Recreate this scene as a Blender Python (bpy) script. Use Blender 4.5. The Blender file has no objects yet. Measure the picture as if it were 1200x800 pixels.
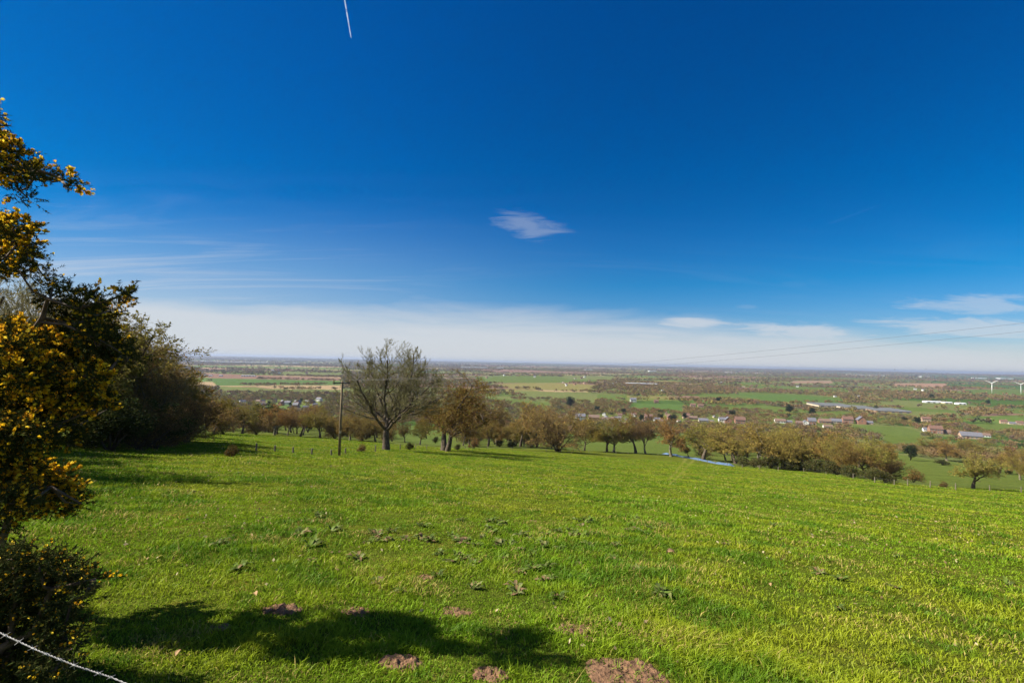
import bpy, math, random
import numpy as np
from mathutils import Vector, Matrix
R = math.radians
rnd = random.Random(7)
nr = np.random.default_rng(11)
sc = bpy.context.scene
COL = sc.collection

# ------------------------------------------------------------------ camera geometry
EYE = 1.65
FPX = 533.0
ROLL = R(1.31)
PITCH = R(2.58)
cr, sr, cp, sp = math.cos(ROLL), math.sin(ROLL), math.cos(PITCH), math.sin(PITCH)

def H(x, y):
    """height of the land: a hillside that runs out into a plain about 100 m lower"""
    x = np.asarray(x, float); y = np.asarray(y, float)
    p = .195*y + .05*x
    pc = np.clip(p, 0, 200)
    drop = np.where(p < 0, -20*(1-np.exp(np.minimum(p, 0)/20)), pc-.0025*pc*pc)
    far = np.clip((p-60)/120, 0, 1)
    z = -drop + far*(2.2*np.sin(x/310+1.3)*np.sin(y/270+.4) + 1.6*np.sin((x-y)/530))
    near = np.clip(p/6, 0, 1)*np.clip((70-p)/40, 0, 1)
    z = z + near*(.10*np.sin(x/5.1+.7)*np.sin(y/6.3) + .05*np.sin(x/2.2+y/3.1))
    z = z + .025*np.sin(x*2.1+.5*np.sin(y*1.3))*np.sin(y*1.7+.4)*np.clip((30-np.hypot(x, y))/20, 0, 1)
    r = np.hypot(x, y)
    z = z + 66*np.clip((r-9000)/14000, 0, 1)**1.6*(.86+.14*np.sin(x/2600+1.0)*np.sin(y/3100))
    return z
def h1(x, y): return float(H(x, y))

def ray(u, v):
    cx, cy = (u-600)/FPX, (400-v)/FPX
    a, b = cx*cr-cy*sr, cx*sr+cy*cr
    return Vector((a, cp-b*sp, sp+b*cp))
def at(u, v):
    """the point of the land seen at a place in the photograph"""
    d = ray(u, v); t = .5; lo = .5
    for _ in range(4000):
        p = d*t
        if EYE+p.z < h1(p.x, p.y): break
        lo = t; t *= 1.02
        if t > 26000: break
    hi = t
    for _ in range(30):
        m = (lo+hi)/2; p = d*m
        if EYE+p.z < h1(p.x, p.y): hi = m
        else: lo = m
    p = d*hi
    return Vector((p.x, p.y, h1(p.x, p.y)))
def up(u, v, depth):
    """a point above the land at a known distance ahead"""
    d = ray(u, v); d = d*(depth/d.y)
    return Vector((d.x, d.y, d.z+EYE))
def project(x, y, z):
    zz = z-EYE
    f = y*cp+zz*sp; b = -y*sp+zz*cp
    f = np.maximum(f, 1e-3)
    a = x/f; b = b/f
    cx = a*cr+b*sr; cy = -a*sr+b*cr
    return 600+cx*FPX, 400-cy*FPX

# ------------------------------------------------------------------ object helpers
def tag(o, label=None, cat=None, group=None, kind=None):
    if label: o['label'] = label
    if cat: o['category'] = cat
    if group: o['group'] = group
    if kind: o['kind'] = kind
    return o
def empty(name, loc=(0, 0, 0), rz=0):
    o = bpy.data.objects.new(name, None); COL.objects.link(o)
    o.empty_display_size = .1
    o.location = loc; o.rotation_euler = (0, 0, rz); return o
def link(name, me, parent=None):
    o = bpy.data.objects.new(name, me); COL.objects.link(o)
    if parent: o.parent = parent
    return o
def mesh_np(name, V, faces, mats, cols=None, midx=None, smooth=False):
    """mesh from arrays; faces is a list of (n,k) index arrays"""
    me = bpy.data.meshes.new(name)
    V = np.asarray(V, np.float32).reshape(-1, 3)
    faces = [np.asarray(f, np.int32) for f in faces if len(f)]
    tot = np.concatenate([np.full(len(f), f.shape[1], np.int32) for f in faces])
    idx = np.concatenate([f.ravel() for f in faces])
    me.vertices.add(len(V)); me.vertices.foreach_set('co', V.ravel())
    me.loops.add(len(idx)); me.loops.foreach_set('vertex_index', idx)
    me.polygons.add(len(tot))
    st = np.zeros(len(tot), np.int32); st[1:] = np.cumsum(tot)[:-1]
    me.polygons.foreach_set('loop_start', st)
    try: me.polygons.foreach_set('loop_total', tot)
    except Exception: pass
    for m in (mats if isinstance(mats, (list, tuple)) else [mats]): me.materials.append(m)
    if midx is not None: me.polygons.foreach_set('material_index', np.asarray(midx, np.int32))
    if smooth: me.polygons.foreach_set('use_smooth', np.ones(len(tot), bool))
    if cols is not None:
        a = me.color_attributes.new('Col', 'FLOAT_COLOR', 'POINT')
        c = np.ones((len(V), 4), np.float32); c[:, :3] = cols
        a.data.foreach_set('color', c.ravel())
    me.update(calc_edges=True)
    return me
class MB:
    def __init__(s): s.v = []; s.f = []; s.m = []
    def add(s, vs, fs, m=0):
        b = len(s.v); s.v += [tuple(v) for v in vs]; s.f += [tuple(i+b for i in f) for f in fs]; s.m += [m]*len(fs)
    def box(s, c, size, m=0, mat=None):
        x, y, z = [k/2 for k in size]
        vs = [Vector((i*x, j*y, k*z)) for k in (-1, 1) for j in (-1, 1) for i in (-1, 1)]
        if mat: vs = [mat @ v for v in vs]
        vs = [v+Vector(c) for v in vs]
        s.add(vs, [(0, 2, 3, 1), (4, 5, 7, 6), (0, 1, 5, 4), (1, 3, 7, 5), (3, 2, 6, 7), (2, 0, 4, 6)], m)
    def tube(s, pts, rads, n=8, m=0):
        rings = []
        pts = [Vector(p) for p in pts]
        for i, p in enumerate(pts):
            t = (pts[min(i+1, len(pts)-1)]-pts[max(i-1, 0)]).normalized()
            a = t.orthogonal().normalized() if i == 0 else (a-t*a.dot(t)).normalized()
            b = t.cross(a)
            r = rads[i] if isinstance(rads, (list, tuple)) else rads
            rings.append([p+(a*math.cos(k*2*math.pi/n)+b*math.sin(k*2*math.pi/n))*r for k in range(n)])
        vs = [v for r in rings for v in r]; fs = []
        for i in range(len(pts)-1):
            for k in range(n): fs.append((i*n+k, i*n+(k+1) % n, (i+1)*n+(k+1) % n, (i+1)*n+k))
        fs.append(tuple(range(n-1, -1, -1))); e = (len(pts)-1)*n; fs.append(tuple(e+k for k in range(n)))
        s.add(vs, fs, m)
    def mesh(s, name, mats, smooth=False):
        me = bpy.data.meshes.new(name); me.from_pydata(s.v, [], s.f)
        for m in (mats if isinstance(mats, (list, tuple)) else [mats]): me.materials.append(m)
        me.polygons.foreach_set('material_index', s.m)
        if smooth: me.polygons.foreach_set('use_smooth', [True]*len(me.polygons))
        me.update(); return me
    def build(s, name, mats, parent=None, smooth=False): return link(name, s.mesh(name, mats, smooth), parent)
def dup(root, loc, rz, scale, label, group=None):
    r = root.copy(); COL.objects.link(r)
    r.location = loc; r.rotation_euler = (0, 0, rz); r.scale = scale if hasattr(scale, '__len__') else (scale,)*3
    r['label'] = label
    if group: r['group'] = group
    for ch in root.children:
        c = ch.copy(); COL.objects.link(c); c.parent = r
        for g in ch.children:
            d = g.copy(); COL.objects.link(d); d.parent = c
    return r

# ------------------------------------------------------------------ materials
def newmat(name):
    m = bpy.data.materials.new(name); m.use_nodes = True
    nt = m.node_tree; nt.nodes.clear()
    out = nt.nodes.new('ShaderNodeOutputMaterial')
    return m, nt, out
def N(nt, t, **kw):
    n = nt.nodes.new(t)
    for k, v in kw.items():
        if k.startswith('i_'):
            key = k[2:]; key = int(key) if key.isdigit() else key.replace('_', ' ')
            n.inputs[key].default_value = v
        else: setattr(n, k, v)
    return n
def L(nt, a, b): nt.links.new(a, b)
def math_node(nt, op, a, b=None, c=None, clamp=False):
    n = nt.nodes.new('ShaderNodeMath'); n.operation = op; n.use_clamp = clamp
    for i, v in enumerate((a, b, c)):
        if v is None: continue
        if isinstance(v, (int, float)): n.inputs[i].default_value = v
        else: L(nt, v, n.inputs[i])
    return n.outputs[0]
def mixc(nt, fac, a, b, typ='MIX'):
    n = nt.nodes.new('ShaderNodeMix'); n.data_type = 'RGBA'; n.blend_type = typ
    for s, v in ((n.inputs[0], fac), (n.inputs[6], a), (n.inputs[7], b)):
        if isinstance(v, (int, float)): s.default_value = v
        elif isinstance(v, (tuple, list)): s.default_value = (*v, 1) if len(v) == 3 else v
        else: L(nt, v, s)
    return n.outputs[2]
def noise(nt, vec, scale, detail=3, rough=.55, dist=0, dim='3D'):
    n = N(nt, 'ShaderNodeTexNoise', noise_dimensions=dim)
    n.inputs['Scale'].default_value = scale; n.inputs['Detail'].default_value = detail
    n.inputs['Roughness'].default_value = rough; n.inputs['Distortion'].default_value = dist
    if vec is not None: L(nt, vec, n.inputs['Vector'])
    return n.outputs['Fac']
def maprange(nt, v, a, b, c=0., d=1., smooth=False):
    n = N(nt, 'ShaderNodeMapRange'); n.clamp = True
    if smooth: n.interpolation_type = 'SMOOTHSTEP'
    L(nt, v, n.inputs[0])
    for i, k in enumerate((a, b, c, d)): n.inputs[i+1].default_value = k
    return n.outputs[0]
def simple(name, col, rough=.8, var=.25, scale=3., bump=0., spec=.3):
    m, nt, out = newmat(name)
    b = N(nt, 'ShaderNodeBsdfPrincipled'); b.inputs['Roughness'].default_value = rough
    b.inputs['Specular IOR Level'].default_value = spec
    tc = N(nt, 'ShaderNodeTexCoord')
    f = noise(nt, tc.outputs['Object'], scale, 5)
    k = maprange(nt, f, .3, .7, 1-var, 1+var)
    cc = N(nt, 'ShaderNodeCombineColor'); L(nt, k, cc.inputs[0]); L(nt, k, cc.inputs[1]); L(nt, k, cc.inputs[2])
    L(nt, mixc(nt, 1., (*col,), cc.outputs[0], 'MULTIPLY'), b.inputs['Base Color'])
    if bump:
        bp = N(nt, 'ShaderNodeBump'); bp.inputs['Strength'].default_value = bump; bp.inputs['Distance'].default_value = .05
        L(nt, f, bp.inputs['Height']); L(nt, bp.outputs[0], b.inputs['Normal'])
    L(nt, b.outputs[0], out.inputs[0]); return m
def attr_leaf(name, trans=.3, tint=(1, 1, 1), objvar=0., gloss=0.):
    """leaf material coloured per leaf, thin enough to let some sun through"""
    m, nt, out = newmat(name)
    a = N(nt, 'ShaderNodeAttribute', attribute_name='Col')
    c = mixc(nt, 1., a.outputs['Color'], tint, 'MULTIPLY')
    if objvar:
        oi = N(nt, 'ShaderNodeObjectInfo')
        hs = N(nt, 'ShaderNodeHueSaturation')
        L(nt, maprange(nt, oi.outputs['Random'], 0, 1,   .5-.010*objvar, .5+.022*objvar), hs.inputs['Hue'])
        w = N(nt, 'ShaderNodeTexWhiteNoise', noise_dimensions='1D'); L(nt, oi.outputs['Random'], w.inputs['W'])
        L(nt, maprange(nt, w.outputs['Value'], 0, 1, 1-.3*objvar, 1+.3*objvar), hs.inputs['Value'])
        L(nt, c, hs.inputs['Color']); c = hs.outputs[0]
    d = N(nt, 'ShaderNodeBsdfDiffuse'); L(nt, c, d.inputs[0])
    t = N(nt, 'ShaderNodeBsdfTranslucent'); L(nt, c, t.inputs[0])
    mx = N(nt, 'ShaderNodeMixShader'); mx.inputs[0].default_value = trans
    L(nt, d.outputs[0], mx.inputs[1]); L(nt, t.outputs[0], mx.inputs[2])
    o = mx.outputs[0]
    if gloss:
        g = N(nt, 'ShaderNodeBsdfGlossy'); g.inputs['Roughness'].default_value = .45
        g.inputs[0].default_value = (.5, .5, .45, 1)
        m2 = N(nt, 'ShaderNodeMixShader'); m2.inputs[0].default_value = gloss
        L(nt, o, m2.inputs[1]); L(nt, g.outputs[0], m2.inputs[2]); o = m2.outputs[0]
    L(nt, o, out.inputs[0]); return m

def ground_mat():
    m, nt, out = newmat('turf_and_soil')
    a = N(nt, 'ShaderNodeAttribute', attribute_name='Col').outputs['Color']
    geo = N(nt, 'ShaderNodeNewGeometry'); P = geo.outputs['Position']
    n1 = noise(nt, P, .06, 4); n2 = noise(nt, P, .55, 5, .65); n3 = noise(nt, P, 4.5, 6, .7); n4 = noise(nt, P, 26, 3, .6)
    k = math_node(nt, 'MULTIPLY', maprange(nt, n1, .3, .7, .86, 1.14), maprange(nt, n2, .28, .72, .66, 1.34))
    k = math_node(nt, 'MULTIPLY', k, maprange(nt, n3, .25, .75, .55, 1.45))
    k = math_node(nt, 'MULTIPLY', k, maprange(nt, n4, .25, .75, .7, 1.3))
    cc = N(nt, 'ShaderNodeCombineColor')
    for i in range(3): L(nt, k, cc.inputs[i])
    c = mixc(nt, 1., a, cc.outputs[0], 'MULTIPLY')
    n5 = noise(nt, P, 1.1, 5, .7)
    straw = mixc(nt, 1., a, (1.75, 1.05, 1.3), 'MULTIPLY')
    c = mixc(nt, maprange(nt, n5, .52, .74, 0, .75), c, straw)
    n6 = noise(nt, P, .35, 4, .6)
    dark = mixc(nt, 1., a, (.5, .72, .6), 'MULTIPLY')
    c = mixc(nt, maprange(nt, n6, .5, .72, 0, .6), c, dark)
    b = N(nt, 'ShaderNodeBsdfDiffuse'); L(nt, c, b.inputs[0])
    bp = N(nt, 'ShaderNodeBump'); bp.inputs['Strength'].default_value = .9; bp.inputs['Distance'].default_value = .12
    L(nt, math_node(nt, 'ADD', n3, math_node(nt, 'MULTIPLY', n4, .4)), bp.inputs['Height']); L(nt, bp.outputs[0], b.inputs['Normal'])
    L(nt, b.outputs[0], out.inputs[0]); return m

M = dict(
    ground=ground_mat(),
    grass=attr_leaf('grass_blade', .35, tint=(1.34, 1.30, .95), gloss=.012),
    twig=attr_leaf('twigs_and_buds', .28, objvar=1.),
    wood_far=attr_leaf('far_crowns', .1),
    gorse=attr_leaf('gorse_spines', .1),
    petal=attr_leaf('gorse_petals', .35),
    leaf=attr_leaf('dock_leaf', .25, gloss=.01),
    bark=simple('bark', (.085, .065, .045), .9, .45, 2.2, .6),
    barkpale=simple('bark_lichen', (.17, .15, .10), .9, .4, 1.8, .6),
    stem=simple('gorse_stem', (.10, .07, .045), .9, .4, 14, .4),
    soil=simple('molehill_soil', (.165, .090, .048), .95, .45, 22, .9),
    pole=simple('creosoted_pole', (.16, .12, .07), .85, .3, 3., .3),
    post=simple('weathered_post', (.17, .145, .10), .85, .3, 5., .3),
    iron=simple('dark_iron', (.04, .04, .045), .6, .2, 8),
    ceramic=simple('ceramic_insulator', (.25, .14, .09), .3, .1, 8),
    wire=simple('conductor', (.10, .10, .11), .5, .1, 8),
    galv=simple('galvanised_wire', (.27, .26, .25), .5, .45, 40, 0, .5),
    tarp=simple('blue_plastic_sheet', (.075, .125, .21), .5, .3, .7, .4, .5),
    white=simple('white_render', (.72, .71, .67), .8, .08, .6),
    cream=simple('cream_render', (.52, .43, .31), .8, .1, .6),
    brick=simple('red_brick', (.27, .14, .09), .85, .22, .9),
    sand=simple('pale_brick', (.40, .27, .18), .85, .2, .9),
    slate=simple('slate_roof', (.13, .13, .15), .6, .25, 1.2),
    tile=simple('red_tile_roof', (.14, .08, .06), .8, .25, 1.2),
    brownroof=simple('brown_tile_roof', (.155, .105, .08), .8, .25, 1.2),
    steel=simple('white_steel_cladding', (.72, .74, .76), .45, .08, .2),
    greysteel=simple('grey_steel_roof', (.34, .36, .38), .45, .15, .2),
    glass=simple('window_glass', (.03, .035, .045), .1, .2, 2, 0, .5),
    paint=simple('painted_door', (.12, .05, .04), .5, .2, 3),
    turbine=simple('turbine_white', (.80, .80, .80), .4, .03, .2),
    dry=simple('dead_leaf', (.30, .19, .09), .8, .3, 40),
    feather=simple('dark_feathers', (.02, .02, .022), .7, .2, 10),
    nursery=simple('nursery_glazing', (.13, .135, .135), .3, .25, .15, 0, .5),
)

# ------------------------------------------------------------------ light, sky, camera
SUN_AZ, SUN_EL = R(-91), R(42)
S = Vector((math.sin(SUN_AZ)*math.cos(SUN_EL), math.cos(SUN_AZ)*math.cos(SUN_EL), math.sin(SUN_EL)))
sun = bpy.data.lights.new('sun', 'SUN'); sun.energy = 5.0; sun.angle = R(.53); sun.color = (1., .93, .80)
so = bpy.data.objects.new('sun', sun); COL.objects.link(so)
so.rotation_euler = S.to_track_quat('Z', 'Y').to_euler()

W = bpy.data.worlds.new('World'); sc.world = W; W.use_nodes = True
nt = W.node_tree; nt.nodes.clear()
wo = nt.nodes.new('ShaderNodeOutputWorld'); bg = nt.nodes.new('ShaderNodeBackground')
tc = nt.nodes.new('ShaderNodeTexCoord'); D = tc.outputs['Generated']
sx = nt.nodes.new('ShaderNodeSeparateXYZ'); L(nt, D, sx.inputs[0])
dx, dy, dz = sx.outputs
zc = math_node(nt, 'MAXIMUM', dz, .012)
cv = nt.nodes.new('ShaderNodeCombineXYZ'); L(nt, dx, cv.inputs[0]); L(nt, dy, cv.inputs[1]); L(nt, zc, cv.inputs[2])
sky = nt.nodes.new('ShaderNodeTexSky'); sky.sky_type = 'NISHITA'; sky.sun_disc = False
sky.sun_elevation = SUN_EL; sky.sun_rotation = SUN_AZ
sky.air_density = 1.0; sky.dust_density = .3; sky.ozone_density = 3.0; sky.altitude = 100
L(nt, cv.outputs[0], sky.inputs[0])
hs = nt.nodes.new('ShaderNodeHueSaturation'); L(nt, sky.outputs[0], hs.inputs['Color'])
hs.inputs['Saturation'].default_value = 1.22; hs.inputs['Value'].default_value = .88
gm = nt.nodes.new('ShaderNodeGamma'); gm.inputs[1].default_value = 1.0; L(nt, hs.outputs[0], gm.inputs[0])
sp_ = nt.nodes.new('ShaderNodeSeparateColor'); L(nt, gm.outputs[0], sp_.inputs[0]); cb_ = nt.nodes.new('ShaderNodeCombineColor')   # a polarising filter's deeper blue
sr_, sg_, sb_ = sp_.outputs
L(nt, math_node(nt, 'MAXIMUM', math_node(nt, 'SUBTRACT', math_node(nt, 'MULTIPLY', sr_, .9), math_node(nt, 'MULTIPLY', sb_, .28)), 0), cb_.inputs[0])
L(nt, math_node(nt, 'MAXIMUM', math_node(nt, 'SUBTRACT', math_node(nt, 'MULTIPLY', sg_, .9), math_node(nt, 'MULTIPLY', sb_, .14)), 0), cb_.inputs[1])
L(nt, math_node(nt, 'MULTIPLY', sb_, 1.04), cb_.inputs[2])
skyc = mixc(nt, 1., cb_.outputs[0], mixc(nt, maprange(nt, dx, -.85, -.15, 0, 1, True), (.80, .88, .88), (1, 1, 1)), 'MULTIPLY')
# high thin cloud: direction as a slope seen along the view
yy = math_node(nt, 'MAXIMUM', dy, .12)
A = math_node(nt, 'DIVIDE', dx, yy); B = math_node(nt, 'DIVIDE', dz, yy)
cab = nt.nodes.new('ShaderNodeCombineXYZ'); L(nt, A, cab.inputs[0]); L(nt, math_node(nt, 'MULTIPLY', B, 7.), cab.inputs[1])
streak = noise(nt, cab.outputs[0], 1.7, 7, .6, .6)
fine = noise(nt, cab.outputs[0], 6.0, 6, .65, .8)
z2 = math_node(nt, 'ADD', math_node(nt, 'MAXIMUM', dz, 0), .10)
px = nt.nodes.new('ShaderNodeCombineXYZ')
L(nt, math_node(nt, 'DIVIDE', dx, z2), px.inputs[0]); L(nt, math_node(nt, 'DIVIDE', dy, z2), px.inputs[1])
rot = nt.nodes.new('ShaderNodeMapping'); rot.inputs['Rotation'].default_value = (0, 0, R(38)); rot.inputs['Scale'].default_value = (.22, 1.1, 1)
L(nt, px.outputs[0], rot.inputs[0])
cir = noise(nt, rot.outputs[0], 1.6, 8, .66, 1.1)
# low white bank along the horizon, higher on the left
thick = maprange(nt, A, -.9, 1.0, .135, .062)
edge = math_node(nt, 'ADD', thick, math_node(nt, 'MULTIPLY', math_node(nt, 'SUBTRACT', streak, .5), .13))
edge = math_node(nt, 'ADD', edge, math_node(nt, 'MULTIPLY', math_node(nt, 'SUBTRACT', fine, .5), .02))
bank = maprange(nt, math_node(nt, 'SUBTRACT', edge, B), -.055, .055, 0, .88, True)
# cirrus veils
lowm = maprange(nt, B, .10, .44, 1., 0., True)
leftm = maprange(nt, A, -.95, .15, 1., .10, True)
veil = math_node(nt, 'MULTIPLY', math_node(nt, 'MULTIPLY', maprange(nt, cir, .40, .74, 0, .50, True), lowm), leftm)
# single small clouds
def puff(a0, b0, ra, rb, tilt, amt):
    a = math_node(nt, 'SUBTRACT', A, a0); b = math_node(nt, 'SUBTRACT', B, b0)
    b = math_node(nt, 'ADD', b, math_node(nt, 'MULTIPLY', a, tilt))
    d = math_node(nt, 'SQRT', math_node(nt, 'ADD', math_node(nt, 'POWER', math_node(nt, 'DIVIDE', a, ra), 2), math_node(nt, 'POWER', math_node(nt, 'DIVIDE', b, rb), 2)))
    d = math_node(nt, 'ADD', d, math_node(nt, 'MULTIPLY', math_node(nt, 'SUBTRACT', fine, .5), 2.3))
    return maprange(nt, d, 1.05, .25, 0, amt, True)
glow = math_node(nt, 'MULTIPLY', maprange(nt, B, .02, .38, .54, 0, True), maprange(nt, A, -1., .35, 1., .12, True))
behind = math_node(nt, 'MULTIPLY', maprange(nt, dy, -.12, -.6, 0, .5, True), maprange(nt, cir, .3, .6, .5, 1))   # unseen broken cloud added behind the camera as neutral fill for the shadows
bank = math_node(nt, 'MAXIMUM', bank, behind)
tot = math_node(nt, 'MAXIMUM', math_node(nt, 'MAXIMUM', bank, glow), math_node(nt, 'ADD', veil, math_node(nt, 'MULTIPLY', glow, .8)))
for p in ((.030, .302, .092, .034, .14, .25), (.395, .097, .10, .016, .04, .75), (.64, .082, .18, .024, .03, .72), (.30, .066, .12, .02, .02, .75), (.62, .185, .05, .009, .05, .06), (.515, .135, .035, .008, 0, .13), (1.02, .150, .2, .028, -.04, .42), (1.05, .10, .3, .03, 0, .6), (-.82, .27, .25, .05, .25, .12)):
    tot = math_node(nt, 'MAXIMUM', tot, puff(*p))
cloudc = (5.9, 6.15, 6.5)
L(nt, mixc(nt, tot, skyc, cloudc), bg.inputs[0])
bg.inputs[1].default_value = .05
L(nt, bg.outputs[0], wo.inputs[0])

cam = bpy.data.cameras.new('camera'); co = bpy.data.objects.new('camera', cam); COL.objects.link(co)
cam.sensor_width = 36; cam.lens = FPX/1200*36; cam.clip_start = .05; cam.clip_end = 90000
upv = Vector((0, -sp, cp)); X = Vector((1, 0, 0))
rt = X*cr+upv*sr; uv_ = -X*sr+upv*cr; fw = Vector((0, cp, sp))
mw = Matrix((rt, uv_, -fw)).transposed().to_4x4(); mw.translation = (0, 0, EYE); co.matrix_world = mw
sc.camera = co
sc.view_settings.view_transform = 'Standard'; sc.view_settings.look = 'None'
sc.view_settings.exposure = 1.2; sc.view_settings.gamma = 1
sc.render.engine = 'CYCLES'
sc.cycles.use_denoising = True
sc.cycles.max_bounces = 5; sc.cycles.diffuse_bounces = 3; sc.cycles.transparent_max_bounces = 12; sc.cycles.volume_bounces = 0
sc.cycles.use_adaptive_sampling = True; sc.cycles.adaptive_threshold = .02

# ------------------------------------------------------------------ land
def in_poly(u, v, poly):
    ins = np.zeros(u.shape, bool); n = len(poly)
    for i in range(n):
        x1, y1 = poly[i]; x2, y2 = poly[(i+1) % n]
        c = (y1 > v) != (y2 > v)
        with np.errstate(divide='ignore', invalid='ignore'):
            ins ^= c & (u < (x2-x1)*(v-y1)/(y2-y1+1e-12)+x1)
    return ins
def hash2(i, j, k=0):
    h = np.sin(i*127.1+j*311.7+k*74.7)*43758.5453
    return h-np.floor(h)
# lower edge of the home field, as seen from the gate
EDGE = [(-300, 520), (200, 511), (260, 507.5), (330, 509), (400, 514), (470, 521), (530, 525), (600, 525), (655, 527), (720, 529), (780, 534), (830, 541), (880, 547), (960, 552), (1010, 560), (1060, 567), (1120, 571), (1200, 574), (1500, 590)]
EU, EV = np.array([e[0] for e in EDGE], float), np.array([e[1] for e in EDGE], float)
def home(u, v): return v > np.interp(u, EU, EV)
GREEN, PALE, YELL = (.083, .115, .028), (.11, .128, .042), (.16, .145, .05)
BROWN, TAN, WOODF, DKG = (.17, .105, .075), (.27, .20, .11), (.075, .062, .035), (.05, .09, .02)
FIELDS = [
    ([(245, 443.5), (400, 446.5), (400, 451), (330, 451), (255, 452)], (.068, .115, .03)),
    ([(238, 437), (400, 443), (400, 446), (245, 443)], BROWN),
    ([(300, 453), (400, 451), (400, 456.5), (322, 455.5)], TAN),
    ([(250, 452.5), (300, 453.5), (325, 457), (400, 458), (400, 462), (330, 461), (262, 461)], PALE),
    ([(330, 436), (400, 437.5), (400, 441), (330, 440)], PALE),
    ([(742, 472), (803, 474), (800, 485), (737, 479.5)], (.068, .115, .028)),
    ([(655, 460), (735, 463), (735, 468), (700, 470), (655, 470)], GREEN),
    ([(570, 465), (645, 472), (642, 480), (600, 473), (568, 469)], GREEN),
    ([(605, 457.5), (700, 461), (700, 472), (660, 470), (600, 462)], PALE),
    ([(562, 450.5), (640, 448), (700, 451), (690, 458), (600, 455)], YELL),
    ([(556, 441), (640, 441), (700, 444), (700, 448), (560, 449)], GREEN),
    ([(820, 462), (880, 463), (960, 467), (960, 472), (880, 470), (818, 466)], GREEN),
    ([(855, 461), (940, 463), (990, 468), (985, 473), (905, 470)], (.068, .115, .028)),
    ([(1100, 495.5), (1200, 497), (1200, 508), (1165, 507), (1140, 501)], GREEN),
    ([(1048, 476), (1130, 481), (1130, 484), (1060, 481)], GREEN),
    ([(880, 495), (930, 497), (935, 503), (890, 500)], GREEN),
    ([(985, 497), (1060, 500), (1085, 508), (1075, 516), (1050, 520), (1000, 505)], GREEN),
    ([(1035, 508), (1075, 512), (1090, 520), (1040, 524)], (.082, .112, .024)),
    ([(1048, 449), (1108, 449), (1108, 454), (1046, 452)], (.24, .15, .10)),
    ([(930, 446), (975, 446), (975, 449), (925, 449)], (.22, .15, .10)),
    ([(1130, 456), (1200, 456), (1200, 461), (1130, 460)], GREEN),
    ([(1040, 530), (1100, 540), (1200, 545), (1200, 574), (1120, 570), (1050, 560)], (.085, .112, .024)),
    ([(440, 497), (520, 500), (530, 522), (470, 518), (440, 506)], GREEN),
    ([(655, 510), (800, 512), (850, 526), (800, 534), (655, 527)], (.082, .112, .024)),
    ([(660, 440), (720, 441), (718, 445.5), (662, 444)], PALE),
    ([(735, 445), (790, 446), (815, 449), (780, 449)], YELL),
]
def cells(x, y):
    a = R(17); xr = x*math.cos(a)+y*math.sin(a); yr = -x*math.sin(a)+y*math.cos(a)
    rr_ = np.hypot(x, y); k = np.where(rr_ < 1700, 1., np.where(rr_ < 4200, 2.3, np.where(rr_ < 9000, 5., 11.)))
    yr = yr+35*np.sin(xr/410); xr, yr = xr/k, yr/k
    v = yr/170; j = np.floor(v)
    u = (xr+hash2(j, 3)*400)/(210+120*hash2(j, 9)); i = np.floor(u)
    ed = np.minimum(np.minimum(u-i, 1-(u-i))*250, np.minimum(v-j, 1-(v-j))*170)*k
    return i, j, ed
def on_track(u, v):
    m_ = np.zeros(u.shape, bool)
    for tu in ([(815, 537), (806, 546), (797, 556), (785, 567)], [(803, 539), (797, 546), (791, 554), (783, 562)]):
        tu = np.array(tu, float); m_ |= (np.abs(u-np.interp(v, tu[:, 1], tu[:, 0])) < 1.7) & (v > tu[0, 1]-2) & (v < tu[-1, 1]+1)
    return m_
def land_colour(x, y, z):
    u, v = project(x, y, z)
    i, j, ed = cells(x, y)
    t = hash2(i, j, 5)
    pal = np.array([GREEN, DKG, PALE, (.085, .13, .03), BROWN, TAN, YELL, GREEN, WOODF, PALE])
    c = pal[(t*9.999).astype(int)]
    r = np.hypot(x, y)
    near = (r < 420)
    c[near] = (.085, .108, .024)
    mid = (r < 1500) & ~near & (c[:, 0] > .14); c[mid] = (.11, .13, .035)
    for poly, col in FIELDS:
        c[in_poly(u, v, poly) & (y > 1)] = col
    hm = (home(u, v) & (y > 1) & (r < 400)) | (r < 25) | (y <= 1)
    c[hm] = (.088, .108, .014)
    # worn wheel tracks near the lower fence
    c[hm & on_track(u, v)] = (.14, .15, .03)
    return c
def build_land():
    th = np.concatenate([np.arange(-180, -62, 4.), np.arange(-62, 62, .16), np.arange(62, 180, 4.)])
    rr = [.25]
    while rr[-1] < 25000: rr.append(rr[-1]*(1.05 if rr[-1] < 25 else 1.0125))
    rr = np.array(rr); T = np.radians(th)
    Xg = rr[:, None]*np.sin(T)[None]; Yg = rr[:, None]*np.cos(T)[None]
    Zg = H(Xg, Yg)
    V = np.stack([Xg, Yg, Zg], -1).reshape(-1, 3)
    V = np.vstack([V, [[0, 0, h1(0, 0)]]])
    n, m = len(rr), len(T)
    I = np.arange(n*m).reshape(n, m); J = np.roll(I, -1, 1)
    F = np.stack([I[:-1].ravel(), J[:-1].ravel(), J[1:].ravel(), I[1:].ravel()], 1)[:, ::-1]
    F3 = np.stack([np.full(m, n*m), J[0], I[0]], 1)
    c = land_colour(V[:, 0], V[:, 1], V[:, 2])
    me = mesh_np('ground', V, [F, F3], M['ground'], c, smooth=True)
    o = link('ground', me); tag(o, 'green hillside pasture running down to the patchwork plain', 'ground', kind='structure')
build_land()

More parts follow.
